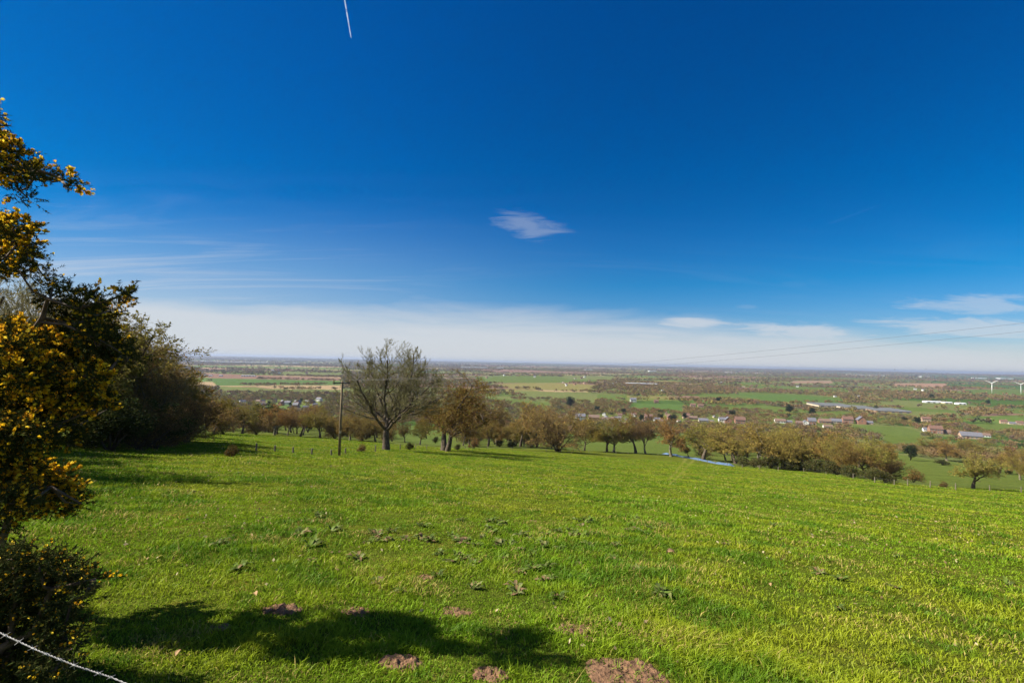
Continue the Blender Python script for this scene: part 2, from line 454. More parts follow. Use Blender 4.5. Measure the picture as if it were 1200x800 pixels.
# ------------------------------------------------------------------ grass
def vnoise(x, y, s, k=0):
    x = x*s; y = y*s; i = np.floor(x); j = np.floor(y); fx = x-i; fy = y-j
    fx = fx*fx*(3-2*fx); fy = fy*fy*(3-2*fy)
    a, b, c, d = hash2(i, j, k), hash2(i+1, j, k), hash2(i, j+1, k), hash2(i+1, j+1, k)
    return (a*(1-fx)+b*fx)*(1-fy)+(c*(1-fx)+d*fx)*fy
def fbm(x, y, s, k=0): return .5*vnoise(x, y, s, k)+.3*vnoise(x, y, s*2.1, k+1)+.2*vnoise(x, y, s*4.3, k+2)

MOLE = [(330, 714, 36, 1), (415, 716, 34, 0), (470, 776, 46, 2), (535, 717, 36, 0), (671, 736, 40, 0), (574, 790, 42, 2), (733, 790, 88, 2), (500, 676, 22, 0), (690, 748, 14, 0), (775, 747, 14, 0), (258, 735, 20, 1), (625, 610, 10, 0)]
mole_pts = [(at(u, v), w) for u, v, w, k in MOLE]
def build_grass():
    Vs, Fs, Cs = [], [], []
    base = 0
    tmax = R(53)
    # distance of each blade: dense underfoot, thinning outwards
    n0 = 120000
    r0 = np.sqrt(nr.uniform(1.6**2, 5.0**2, n0))
    n1 = 900000
    q = nr.uniform(0, 1, n1); r1 = (5**.4+q*(150**.4-5**.4))**(1/.4)
    r = np.concatenate([r0, r1]); n = len(r)
    th = nr.uniform(-tmax, tmax, n)
    x, y = r*np.sin(th), r*np.cos(th)
    # gather into tufts
    x = x+nr.normal(0, .02, n)*(r/4)**.5; y = y+nr.normal(0, .02, n)
    tall = fbm(x, y, .55, 3); tuft = fbm(x, y, 2.6, 8); tone = fbm(x, y, .22, 15); dry = fbm(x, y, 1.1, 22)
    keep = tuft+nr.uniform(-.25, .25, n) > .25+.12*(fbm(x, y, .9, 91) > .62)
    for p, w in mole_pts:
        rad = w*.5/FPX*math.hypot(p.x, p.y)
        d = np.hypot((x-p.x)/1.15, (y-p.y)*1.0)
        keep &= ~((d < rad*(.6+.8*fbm(x, y, 7, 70))) & (nr.uniform(0, 1, n) < .80))
    u, v = project(x, y, H(x, y)); keep &= home(u, v)
    # worn, trampled ground by the gate
    x, y, r, tall, tuft, tone, dry = [a[keep] for a in (x, y, r, tall, tuft, tone, dry)]
    n = len(x); z = H(x, y)
    hgt = (.020+.058*np.clip(tall-.35, 0, 1)*2+.06*np.clip(tuft-.5, 0, 1)*2)*nr.uniform(.6, 1.35, n)*(1+.008*r)
    hgt *= np.where(nr.uniform(0, 1, n) < .03, 1.7, 1)
    wid = .0032*nr.uniform(.7, 1.4, n)*np.maximum(1, r/4.5)**.72
    az = nr.uniform(0, 2*np.pi, n)+.0
    ba = nr.uniform(0, 2*np.pi, n); lean = nr.uniform(.3, 1.6, n)*hgt
    sxv, syv = np.cos(az)*wid, np.sin(az)*wid
    lx, ly = np.cos(ba)*lean+.15*hgt, np.sin(ba)*lean
    b0 = np.stack([x-sxv, y-syv, z-.01], 1); b1 = np.stack([x+sxv, y+syv, z-.01], 1)
    m0 = np.stack([x-sxv*.8+lx*.35, y-syv*.8+ly*.35, z+hgt*.62], 1); m1 = np.stack([x+sxv*.8+lx*.35, y+syv*.8+ly*.35, z+hgt*.62], 1)
    tp = np.stack([x+lx, y+ly, z+hgt*nr.uniform(.75, 1.05, n)], 1)
    V = np.stack([b0, b1, m0, m1, tp], 1).reshape(-1, 3)
    i = np.arange(n)*5
    Q = np.stack([i, i+1, i+3, i+2], 1); T = np.stack([i+2, i+3, i+4], 1)
    g = np.array([(.125, .215, .012)]); ye = np.array([(.195, .240, .018)]); dk = np.array([(.062, .135, .010)]); st = np.array([(.34, .28, .11)])
    a = np.clip((tone-.35)*3+(tuft-.5)*1.6, 0, 1)[:, None]
    c = g*(1-a)+ye*a
    d = np.clip((tall-.50)*4+(fbm(x, y, 1.9, 55)-.50)*5+(fbm(x, y, .12, 66)-.55)*2, 0, 1)[:, None]*.92; c = c*(1-d)+dk*d
    s = ((dry+nr.uniform(-.3, .3, n)) > .84)[:, None]; c = np.where(s, st*nr.uniform(.6, 1.1, (n, 1)), c)
    s = (nr.uniform(0, 1, n) < .025)[:, None]; c = np.where(s, st*.9, c)
    vr = np.where(r > 9, .14, .28)[:, None]; c = c*(1+vr*nr.uniform(-1, 1, (n, 1)))
    trk = on_track(*project(x, y, z)); c[trk] = c[trk]*.45+np.array((.20, .21, .05))*.55
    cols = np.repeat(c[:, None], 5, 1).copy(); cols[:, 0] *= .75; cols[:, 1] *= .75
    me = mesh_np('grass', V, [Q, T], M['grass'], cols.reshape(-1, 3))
    tag(link('grass', me), 'short sunlit meadow grass covering the sloping field', 'grass', kind='stuff')
build_grass()

def build_litter():
    n = 4200; r = nr.uniform(4., 42, n)**1.0; th = nr.uniform(-R(50), R(50), n); x, y = r*np.sin(th), r*np.cos(th)
    u, v = project(x, y, H(x, y)); ok = home(u, v) & (fbm(x, y, .28, 81)+.5*fbm(x, y, 1.3, 83)+nr.uniform(-.1, .1, n) > .80)
    x, y, r = x[ok], y[ok], r[ok]; n = len(x); z = H(x, y)+nr.uniform(.02, .06, n)
    V, F = rand_quads(np.stack([x, y, z], 1), nr.uniform(.015, .035, n)*(r/8)**.35, .6)
    c = np.array([(.36, .27, .14), (.28, .19, .10), (.44, .37, .22), (.20, .13, .07)])[nr.integers(0, 4, n)]
    tag(link('leaf_litter', mesh_np('leaf_litter', V, [F], M['leaf'], np.repeat(c, 4, 0))), 'pale dry leaf litter scattered through the field grass', 'leaf litter', kind='stuff')
# ------------------------------------------------------------------ molehills, docks, fallen leaves
MOLE_L = ['low brown molehill at the edge of the shadow lower left', 'flat worn molehill right of the shaded one', 'crumbly molehill near the bottom edge just below the shrub shadow', 'flattened bare molehill left of the middle of the field', 'round pinkish patch of bare molehill soil mid field',
          'rough molehill at the bottom edge left of the widest molehill', 'widest molehill of all, at the bottom edge of the field', 'small low molehill farthest up the slope in the row', 'tiny earth heap just below the round pinkish molehill',
          'tiny earth heap right of the round pinkish molehill', 'small molehill inside the shrub shadow', 'tiny far molehill among the dock plants']
for (u, v, w, k), (p, _), lab in zip(MOLE, mole_pts, MOLE_L):
    rad = w*.5/FPX*math.hypot(p.x, p.y)
    n = 44 if w > 20 else 18
    gx, gy = np.meshgrid(np.linspace(-1.25, 1.25, n), np.linspace(-1, 1, n))
    rr = np.hypot(gx/1.25, gy)*(1+1.1*(fbm(gx+u, gy+v, 2.2)-.5))
    rr = np.maximum(rr, (np.hypot(gx/1.25, gy)*(1+.25*(fbm(gx+v, gy+u, 3.1)-.5))-.72)*4.5)
    hh = np.clip(1-rr**2, -.25, 1)
    wx, wy = p.x+gx*rad, p.y+gy*rad
    amp = [.008, .025, .035][k]*min(1, rad/.12)
    zz = H(wx, wy)+amp*hh*(.2+1.5*fbm(wx, wy, 9, 5))+.06*np.clip(hh+.2, 0, 1)**.5*(fbm(wx, wy, 26, 9)-.42)-.008-.12*np.clip(rr-.85, 0, 1)
    V = np.stack([wx-p.x, wy-p.y, zz-p.z], -1).reshape(-1, 3)
    I = np.arange(n*n).reshape(n, n)
    F = np.stack([I[:-1, :-1].ravel(), I[:-1, 1:].ravel(), I[1:, 1:].ravel(), I[1:, :-1].ravel()], 1)
    # crumbs of earth sit on the heap as part of its surface
    nc = 110 if w > 20 else 20
    CV, CF = [V], [F]; b = len(V)
    ax, ay = nr.normal(0, .45, nc)*1.2*rad, nr.normal(0, .45, nc)*rad
    cz = H(p.x+ax, p.y+ay)-p.z+amp*.5*np.clip(1-np.hypot(ax, ay)/rad, 0, 1)
    s = nr.uniform(.003, .013, nc)
    oct_ = np.array([(1, 0, 0), (-1, 0, 0), (0, 1, 0), (0, -1, 0), (0, 0, 1), (0, 0, -1)], float)
    of = np.array([(0, 2, 4), (2, 1, 4), (1, 3, 4), (3, 0, 4), (2, 0, 5), (1, 2, 5), (3, 1, 5), (0, 3, 5)])
    ov = np.stack([ax, ay, cz], 1)[:, None]+oct_[None]*s[:, None, None]*nr.uniform(.6, 1.3, (nc, 6, 1))
    me = mesh_np('molehill', np.vstack([V, ov.reshape(-1, 3)]), [F, (of[None]+(b+np.arange(nc)*6)[:, None, None]).reshape(-1, 3)], M['soil'], smooth=True)
    o = link('molehill', me); o.location = p
    tag(o, lab, 'molehill', 'molehills in the near grass')

def leaf_np(base, d, length, width, curl, col, out):
    """a broad leaf with a raised midrib"""
    V, F, C = out
    d = d.normalized(); side = d.cross(Vector((0, 0, 1))).normalized(); b = len(V)
    n = 6
    for i in range(n+1):
        t = i/n; w = width*math.sin(math.pi*min(1, .08+t*.95))**.8*(1-.3*t)
        c = base+d*(length*t)+Vector((0, 0, curl*(t*(1-t)*2.2)))
        wob = rnd.uniform(-.012, .012)
        for s, dz_ in ((-1, .3), (0, 0), (1, .3)):
            V.append(c+side*(s*w)+Vector((0, 0, w*dz_+wob*abs(s)))); C.append(tuple(k*rnd.uniform(.85, 1.15) for k in col))
    for i in range(n):
        for k in (0, 1): F.append((b+i*3+k, b+i*3+k+1, b+(i+1)*3+k+1, b+(i+1)*3+k))
def dock_mesh(seed):
    global rnd
    keep = rnd; rnd = random.Random(seed)
    out = ([], [], [])
    for k in range(rnd.randint(8, 13)):
        a = rnd.uniform(0, 6.28); el = rnd.uniform(.02, .5)
        d = Vector((math.cos(a)*math.cos(el), math.sin(a)*math.cos(el), math.sin(el)))
        col = rnd.choice([(.115, .165, .03), (.09, .13, .025), (.19, .20, .07), (.20, .14, .07), (.07, .09, .025)])
        leaf_np(Vector((rnd.uniform(-.05, .05), rnd.uniform(-.05, .05), .01)), d, rnd.uniform(.10, .19), rnd.uniform(.022, .04), rnd.uniform(.02, .06), col, out)
    rnd = keep
    V, F, C = out
    return mesh_np('dock_plant', [tuple(v) for v in V], [np.array(F)], M['leaf'], np.array(C), smooth=True)
dock_me = [dock_mesh(k) for k in range(6)]
DOCKS = [(390, 622), (447, 634), (460, 633), (474, 632), (492, 631), (505, 634), (560, 640), (573, 612), (586, 640), (598, 638), (610, 644), (628, 637), (640, 627), (655, 624), (676, 611), (686, 612), (735, 621), (748, 622), (762, 620), (590, 655), (625, 651), (655, 702), (640, 680), (645, 678), (770, 695), (775, 697), (905, 616), (915, 616), (960, 672), (985, 715), (985, 680), (1000, 614), (690, 640), (545, 655), (420, 655), (365, 640), (540, 610), (850, 612), (1050, 690), (1180, 684), (555, 690)]
_g = random.Random(3)
for _ in range(52): DOCKS.append((int(_g.gauss(560, 150)), int(_g.choice([_g.uniform(606, 645), _g.uniform(612, 640), _g.uniform(645, 700)]))))
DOCKS = sorted(set(DOCKS))
_T = ['', '', 'twenty', 'thirty', 'forty']
_U = ['first', 'second', 'third', 'fourth', 'fifth', 'sixth', 'seventh', 'eighth', 'ninth']
ORD = _U+['tenth', 'eleventh', 'twelfth', 'thirteenth', 'fourteenth', 'fifteenth', 'sixteenth', 'seventeenth', 'eighteenth', 'nineteenth']
for _t in (2, 3, 4): ORD += [_T[_t][:-1]+'ieth']+[_T[_t]+'-'+w_ for w_ in _U]
rows = {'upslope': [d for d in DOCKS if d[1] < 625], 'middle': [d for d in DOCKS if 625 <= d[1] < 660], 'near': [d for d in DOCKS if d[1] >= 660]}
for rn, lst in rows.items():
    for k, (u, v) in enumerate(lst):
        p = at(u, v); o = link('dock_plant', rnd.choice(dock_me)); o.location = p
        o.rotation_euler = (0, 0, rnd.uniform(0, 6)); s = rnd.uniform(.75, 1.25)*(.8 if v > 640 else 1); o.scale = (s, s, s)
        tag(o, f'{ORD[k]} broad leaved dock from the left in the {rn} scatter of docks', 'plant', 'dock plants in the grass')
for u, v, lab in ((785, 651, 'long pale dry stalk of a leaf lying right of the docks'), (903, 688, 'orange curled dead leaf alone on the right grass'), (300, 700, 'brown dead leaf at the rim of the shrub shadow'), (868, 755, 'tan dead leaf lying on the lower right grass'), (210, 771, 'pale dead leaf on the grass near the barbed wire')):
    p = at(u, v); mb = MB(); n = 6
    vs = []
    for i in range(n+1):
        t = i/n; w = .035*math.sin(math.pi*(.05+.9*t))
        vs += [(-.07+.14*t, -w, .03+.03*math.sin(3*t)+.012), (-.07+.14*t, 0, .03+.02*math.sin(3*t)), (-.07+.14*t, w, .03+.03*math.sin(3*t)+.02)]
    mb.add(vs, [(i*3+k, i*3+k+1, i*3+k+4, i*3+k+3) for i in range(n) for k in (0, 1)])
    o = mb.build('dead_leaf', M['dry'], smooth=True); o.location = p+Vector((0, 0, .02)); o.rotation_euler = (.2, .1, rnd.uniform(0, 6))
    s = .55 if v > 660 else 1.3; o.scale = (s, s, s)
    tag(o, lab, 'dead leaf')

# ------------------------------------------------------------------ trees
def perp(d):
    a = Vector((rnd.gauss(0, 1), rnd.gauss(0, 1), rnd.gauss(0, 1)))
    a = a-d*a.dot(d); return a.normalized()
def grow(seed, height, trunk_h, trunk_r, cfg):
    """branch skeleton: list of (p0, p1, r0, r1, level)"""
    global rnd
    keep = rnd; rnd = random.Random(seed); segs = []
    ang, ratio, jit, trop, nch, nseg = cfg['ang'], cfg['ratio'], cfg['jit'], cfg['trop'], cfg['nch'], cfg['nseg']
    mx = len(nch); env = [k*trunk_h for k in cfg['env']] if 'env' in cfg else None
    stems_ = cfg.get('stems', 1)
    def br(p, d, Ln, r, lv):
        n = nseg[lv]; st = Ln/n; ph = rnd.uniform(0, 6.28)
        for i in range(n):
            d = (d+perp(d)*jit[lv]*rnd.random()+Vector((0, 0, trop[lv]))).normalized()
            q = p+d*st*rnd.uniform(.85, 1.15)
            if q.z < .35: q.z = .35
            if env and lv > 0:
                if stems_ < 3 and q.z < (.62 if lv == 1 else .78)*trunk_h: return
                e = (q.x/env[0])**2+(q.y/env[0])**2+((q.z-env[1])/(env[2] if q.z > env[1] else env[3]))**2
                if e > 1.0+.14*math.sin(q.x*2.1/env[0]*3+seed)*math.sin(q.z*5/env[2]+q.y*4/env[0]): return
            r1 = max(r*(1-.8/n), .004)
            segs.append((p, q, r, r1, lv))
            t = (i+1)/n
            if lv < mx and t >= cfg['start'][lv]:
                k = nch[lv]; k = int(k)+(rnd.random() < k-int(k))
                for _ in range(k):
                    ph += 2.4+rnd.uniform(-.5, .5)
                    a = d.orthogonal().normalized(); b = d.cross(a)
                    sd = a*math.cos(ph)+b*math.sin(ph)
                    an = R(rnd.uniform(*ang[lv]))
                    cd = (d*math.cos(an)+sd*math.sin(an)).normalized()
                    cl = Ln*ratio[lv]*(1-.45*t)*rnd.uniform(.7, 1.25)
                    br(q if rnd.random() < .7 else (p+q)/2, cd, cl, r1*cfg['rr'][lv], lv+1)
            if lv == 0 and i == n-1 and cfg.get('stems', 1) < 3:
                for k in range(2): br(q, (d+perp(d)*.35).normalized(), Ln*ratio[0]*.85, r1*.75, 1)
            p, r = q, r1
    nst = stems_
    for s in range(nst):
        b = Vector((rnd.uniform(-.25, .25), rnd.uniform(-.25, .25), -.3)) if nst > 1 else Vector((0, 0, -.3))
        if nst == 2: b = Vector((-.4 if s == 0 else .55, 0, -.3))
        d = Vector((rnd.uniform(-.1, .1), rnd.uniform(-.1, .1), 1)).normalized()
        if nst > 2: d = Vector((rnd.uniform(-.7, .7), rnd.uniform(-.7, .7), 1)).normalized()
        br(b, d, trunk_h*rnd.uniform(.85, 1.1), trunk_r*(1 if s == 0 else .8), 0)
    rnd = keep
    return segs
def segs_mesh(P0, P1, R0, R1, k):
    d = P1-P0; d /= np.maximum(np.linalg.norm(d, axis=1, keepdims=True), 1e-6)
    ref = np.where(np.abs(d[:, 2:3]) > .9, np.array([[1., 0, 0]]), np.array([[0, 0, 1.]]))
    a = np.cross(d, ref); a /= np.linalg.norm(a, axis=1, keepdims=True); b = np.cross(d, a)
    th = np.arange(k)*2*np.pi/k
    o = a[:, None]*np.cos(th)[None, :, None]+b[:, None]*np.sin(th)[None, :, None]
    V = np.concatenate([P0[:, None]+o*R0[:, None, None], P1[:, None]+o*R1[:, None, None]], 1).reshape(-1, 3)
    i = (np.arange(len(P0))*2*k)[:, None]+np.arange(k)[None]; j = (np.arange(len(P0))*2*k)[:, None]+(np.arange(k)+1)[None] % k
    F = np.stack([i, j, j+k, i+k], -1).reshape(-1, 4)
    return V, F
def rand_quads(C, size, asp=1.):
    n = len(C)
    a = nr.normal(size=(n, 3)); a /= np.linalg.norm(a, axis=1, keepdims=True)
    b = nr.normal(size=(n, 3)); b -= a*(a*b).sum(1, keepdims=True); b /= np.linalg.norm(b, axis=1, keepdims=True)
    s = size[:, None] if hasattr(size, '__len__') else size
    V = np.stack([C-a*s, C+b*s*asp, C+a*s, C-b*s*asp], 1).reshape(-1, 3)
    return V, (np.arange(n)*4)[:, None]+np.arange(4)[None]
def tree_meshes(name, segs, height, bark, twigc, budc, nbud, bud, split=.05, twmin=.010):
    P0 = np.array([s[0] for s in segs]); P1 = np.array([s[1] for s in segs])
    R0 = np.array([s[2] for s in segs]); R1 = np.array([s[3] for s in segs]); lv = np.array([s[4] for s in segs])
    sc_ = height/np.percentile(P1[:, 2], 99.8); P0 = P0*sc_; P1 = P1*sc_
    big = R0 > split
    V, F = segs_mesh(P0[big], P1[big]+(P1[big]-P0[big])*.06, R0[big], R1[big], 7)
    trunk = mesh_np('trunk', V, [F], bark, smooth=True)
    sm = ~big
    V, F = segs_mesh(P0[sm], P1[sm], np.maximum(R0[sm], twmin), np.maximum(R1[sm], twmin*.7), 3)
    tc_ = np.array(twigc)[None]*nr.uniform(.65, 1.35, (sm.sum(), 1)); C = np.repeat(tc_, 6, 0)
    tips = np.where(lv >= lv.max()-1)[0]
    pick = nr.choice(tips, nbud); t = nr.uniform(0, 1, (nbud, 1))
    B = P0[pick]*(1-t)+P1[pick]*t+nr.normal(0, .03, (nbud, 3))
    BV, BF = rand_quads(B, nr.uniform(.6, 1.4, nbud)*bud, .55)
    bc = np.array(budc)[nr.integers(0, len(budc), nbud)]*nr.uniform(.65, 1.35, (nbud, 1))
    crown = mesh_np('crown', np.vstack([V, BV]), [F, BF+len(V)], M['twig'], np.vstack([C, np.repeat(bc, 4, 0)]))
    return trunk, crown
OAK = dict(ang=[(38, 70), (35, 68), (30, 65), (30, 70)], ratio=[2.1, .62, .56, .55], jit=[.25, .5, .6, .6, .6], trop=[.05, .05, .05, .05, .05],
           nch=[2.6, 1.8, 2., 2.2], nseg=[5, 7, 5, 4, 3], start=[.55, .25, .15, .15], rr=[.6, .55, .5, .5], env=(1.8, 1.75, 1.45, 2.2))
ASH = dict(ang=[(28, 60), (28, 55), (25, 50), (20, 42)], ratio=[2.3, .56, .50, .50], jit=[.2, .4, .45, .4, .3], trop=[.05, .07, .12, .18, .25],
           nch=[2.8, 2.0, 2.1, 2.1], nseg=[5, 7, 5, 4, 3], start=[.5, .25, .15, .15], rr=[.6, .54, .5, .5], env=(2.0, 1.9, 1.45, 2.4))
SLIM = dict(OAK, ang=[(22, 50), (28, 52), (30, 55), (30, 60)], trop=[.08, .10, .08, .06, .05], env=(1.2, 1.75, 1.5, 2.2))
THORN = dict(ang=[(30, 60), (30, 65), (30, 65)], ratio=[.62, .6, .55], jit=[.3, .5, .6, .6], trop=[.02, .03, .03, .02], nch=[1.8, 2.0, 2.4], nseg=[5, 5, 4, 3], start=[.1, .15, .15], rr=[.6, .6, .55], stems=7, env=(1.3, .8, .95, 1.5))
RUS = [(.345, .201, .057), (.299, .207, .057), (.276, .218, .052), (.380, .230, .081)]
OLI = [(.276, .230, .052), (.230, .213, .046), (.310, .230, .057), (.207, .190, .046)]
GRY = [(.15, .115, .055), (.12, .10, .05), (.17, .13, .06)]
PROTO = {}
def proto(key, segs, height, bark, twigc, budc, nbud, bud, name, cat, **kw):
    tr, cr_ = tree_meshes(key, segs, height, bark, twigc, budc, nbud, bud, **kw)
    PROTO[key] = (tr, cr_, height, name, cat)
proto('ash', grow(5, 18, 4.3, .62, ASH), 18, M['bark'], (.27, .235, .13), [(.27, .23, .11), (.23, .20, .09), (.28, .25, .09)], 17000, .075, 'bare_ash_tree', 'tree', twmin=.015)
proto('oaktwin', grow(9, 16, 3.6, .56, dict(OAK, stems=2, nch=[2.0, 1.8, 2., 2.1])), 16, M['bark'], (.17, .10, .045), RUS[:3]+OLI, 36000, .085, 'oak_tree', 'tree')
proto('oak1', grow(21, 11, 3.0, .44, OAK), 11, M['barkpale'], (.19, .115, .05), RUS, 17000, .08, 'oak_tree', 'tree')
proto('oak2', grow(33, 11, 3.2, .42, OAK), 11, M['bark'], (.18, .105, .05), RUS+OLI, 17000, .08, 'oak_tree', 'tree')
proto('oak3', grow(57, 10, 2.6, .40, OAK), 10, M['bark'], (.17, .12, .055), OLI, 17000, .075, 'oak_tree', 'tree')
proto('slim', grow(41, 12, 4.0, .32, SLIM), 12, M['barkpale'], (.17, .12, .065), RUS+GRY, 13000, .07, 'birch_tree', 'tree')
proto('thorn', grow(77, 6, 3.0, .11, THORN), 6, M['bark'], (.15, .095, .05), RUS+GRY, 12000, .06, 'hawthorn_tree', 'tree', split=.045)
proto('yellow', grow(88, 8, 2.2, .22, OAK), 8, M['bark'], (.17, .13, .04), [(.26, .20, .03), (.21, .18, .03), (.19, .12, .03)], 16000, .065, 'budding_oak_tree', 'tree')
def leafy(key, seed, hgt, rad, n, size, pal, name, cat, low=.15):
    """evergreen or leafy bush: leaves spread over many lobes, gaps between them"""
    g = np.random.default_rng(seed); k = 26
    cc = g.normal(size=(k, 3)); cc /= np.linalg.norm(cc, axis=1, keepdims=True); cc *= g.uniform(.25, .85, (k, 1))
    ctr = np.stack([cc[:, 0]*rad, cc[:, 1]*rad, hgt*(.5+low/2)+cc[:, 2]*hgt*(.5-low/2)], 1)
    rr = g.uniform(.18, .42, k)*rad
    w = g.integers(0, k, n); dd = g.normal(size=(n, 3)); dd /= np.linalg.norm(dd, axis=1, keepdims=True)
    C = ctr[w]+dd*(rr[w]*g.uniform(.4, 1.12, n)**.6)[:, None]; C[:, 2] = np.maximum(C[:, 2], .04)
    V, F = rand_quads(C, g.uniform(.6, 1.4, n)*size, .6)
    c = np.array(pal)[g.integers(0, len(pal), n)]*g.uniform(.6, 1.4, (n, 1))
    crown = mesh_np('foliage', V, [F], M['twig'], np.repeat(c, 4, 0))
    mb = MB()
    for i in range(9):
        e = ctr[i]; mb.tube([(g.uniform(-.1, .1), g.uniform(-.1, .1), -.15), (e[0]*.4, e[1]*.4, e[2]*.5), tuple(e)], [.05*hgt/3, .035*hgt/3, .01], 5)
    PROTO[key] = (mb.mesh('stem', M['bark'], True), crown, hgt, name, cat)
leafy('holly', 3, 6, 3.2, 15000, .10, [(.045, .06, .02), (.06, .075, .022), (.08, .08, .025)], 'holly_bush', 'bush', .02)
leafy('bush', 4, 2, 1.3, 5000, .05, [(.06, .065, .02), (.09, .07, .03), (.05, .06, .018)], 'hedge_bush', 'bush', .02)
leafy('russet', 5, 2, 1.4, 5000, .05, [(.16, .075, .035), (.13, .085, .03), (.11, .09, .03)], 'russet_bush', 'bush', .02)
leafy('dark', 6, 8, 3., 8000, .14, [(.022, .036, .014), (.03, .045, .018)], 'dark_conifer', 'tree', .1)
made = {}
def place(key, pos, hgt, label, group, wide=1.):
    tr, cr_, h0, name, cat = PROTO[key]
    s = hgt/h0; w = s*wide; rz = rnd.uniform(0, 6.28); loc = (pos[0], pos[1], h1(pos[0], pos[1])-.04)
    if key not in made:
        o = empty(name, loc, rz); o.scale = (w, w, s); tag(o, label, cat, group)
        link(tr.name.split('.')[0], tr, o); link(cr_.name.split('.')[0], cr_, o); made[key] = o; return o
    return dup(made[key], loc, rz, (w, w, s), label, group)
def place_px(key, u, v, hpx, label, group, wide=1.):
    if group.startswith('trees along') and 660 < u < 1050: wide *= 1.22; hpx *= 1.08
    p = at(u, v); return place(key, p, hpx*p.y/FPX, label, group, wide)

build_litter()
TREES_NEAR = []
def pt(*a):
    o = place_px(*a[:6], **(a[6] if len(a) > 6 else {})); TREES_NEAR.append(o); return o
HG = 'trees along the lower fence of the field'
pt('ash', 452, 527, 126, 'tallest bare ash tree with upswept grey twigs beside the utility pole', HG, dict(wide=1.2))
pt('oaktwin', 522, 528, 92, 'large round russet oak with twin trunks right of the tall bare ash', HG, dict(wide=1.5))
pt('slim', 583, 521, 52, 'slender brown tree just right of the twin trunked oak', HG)
pt('oak2', 610, 523, 56, 'olive brown tree with pale trunk between the slender tree and the dense dark tree', HG)
pt('thorn', 654, 529, 52, 'dense dark low branching tree like a bush mid fence line', HG, dict(wide=1.15))
pt('yellow', 685, 528, 35, 'small yellowish budding tree right of the dense dark tree', HG)
pt('oak3', 711, 529, 34, 'brown oak, left one of a close pair behind the fence', HG)
pt('oak1', 719, 529.5, 36, 'brown oak, right one of a close pair behind the fence', HG)
pt('oak2', 745, 531, 42, 'forked pinkish brown oak in front of the white village houses', HG)
pt('slim', 757, 532, 44, 'upright narrow brown tree right of the forked oak', HG)
pt('oak1', 787, 535, 42, 'spreading oak at the left end of the blue plastic sheet', HG, dict(wide=1.05))
pt('oak3', 824, 539, 42, 'broad gnarled oak above the middle of the blue plastic sheet', HG, dict(wide=1.25))
pt('oak2', 862, 543, 40, 'russet oak just right of the blue plastic sheet', HG, dict(wide=1.1))
pt('oak1', 891, 547, 47, 'wide orange brown oak, first in the thick belt on the right', HG, dict(wide=1.15))
pt('oak3', 917, 548, 44, 'rounded olive oak, second in the thick belt on the right', HG, dict(wide=1.1))
pt('oak2', 944, 550, 44, 'orange brown oak, third in the thick belt on the right', HG, dict(wide=1.1))
pt('oak1', 970, 552, 43, 'pale trunked oak, fourth in the thick belt on the right', HG, dict(wide=1.1))
pt('oak3', 992, 555, 40, 'olive brown oak, fifth in the thick belt on the right', HG, dict(wide=1.15))
pt('oak2', 1015, 559, 38, 'low rounded oak with dark understorey at the right end of the thick belt', HG, dict(wide=1.25))
pt('oak3', 1140, 572, 42, 'lone spreading pale barked oak over its own dark shadow at far right', HG, dict(wide=1.35))
pt('oak2', 1171, 554, 34, 'leaning oak behind the lone pale oak at far right', HG, dict(wide=1.2))
pt('oak1', 1196, 562, 30, 'oak cut by the right edge of the picture', HG, dict(wide=1.2))
pt('oak1', 1110, 540, 26, 'low wide brown oak in the meadow left of the leaning oak', HG, dict(wide=1.5))
pt('oak3', 1137, 537, 25, 'low wide oak on the meadow ridge behind the lone pale oak', HG, dict(wide=1.5))
pt('dark', 1067, 539, 19, 'dark evergreen bush in the meadow right of the thick belt', HG, dict(wide=1.0))
for k, (key, u, v, hp) in enumerate([('oak1', 852, 533, 30), ('oak2', 876, 536, 34), ('oak3', 902, 537, 36), ('oak1', 930, 538, 36), ('oak2', 955, 540, 36), ('oak3', 980, 542, 35), ('oak1', 1003, 545, 33), ('oak2', 1028, 547, 30), ('thorn', 1040, 557, 20), ('oak3', 1085, 533, 22)]):
    pt(key, u, v, hp, f'{ORD[k]} brown tree from the left in the rear row behind the thick belt', 'rear row trees behind the thick belt', dict(wide=1.2))
BG = 'bushes near the lower fence'
pt('russet', 423, 529.5, 9, 'low brown bush between the utility pole and the tall ash', BG)
pt('bush', 480, 527, 9, 'round dark bush right of the tall ash trunk', BG)
pt('russet', 555, 525.5, 12, 'round red brown bush right of the twin trunked oak', BG)
pt('bush', 536, 527.5, 8, 'small grey bush at the foot of the twin trunked oak', BG)
pt('bush', 510, 519, 8, 'dark bush behind the fence left of the twin trunked oak', BG)
pt('bush', 560, 518, 9, 'dark green bush behind the red brown bush', BG)
pt('bush', 585, 523.5, 8, 'dark bush under the slender brown tree', BG, dict(wide=1.3))
pt('bush', 600, 524.5, 8, 'dark bush left of the pale trunk mid fence line', BG, dict(wide=1.4))
pt('bush', 622, 524.5, 8, 'dark bush right of the pale trunk mid fence line', BG, dict(wide=1.4))
pt('russet', 270, 535, 13, 'reddish bush standing in the wood shadow on the left', BG)
pt('russet', 1070, 565, 14, 'rusty yellow bush at the fence right of the thick belt', BG, dict(wide=1.2))
pt('russet', 1105, 571, 7, 'small straw coloured bush left of the lone pale oak', BG)
pt('bush', 1182, 556, 8, 'dark round bush beyond the lone pale oak', BG)
pt('bush', 1105, 545, 7, 'dark flat bush in the meadow behind the lone pale oak', BG, dict(wide=1.8))
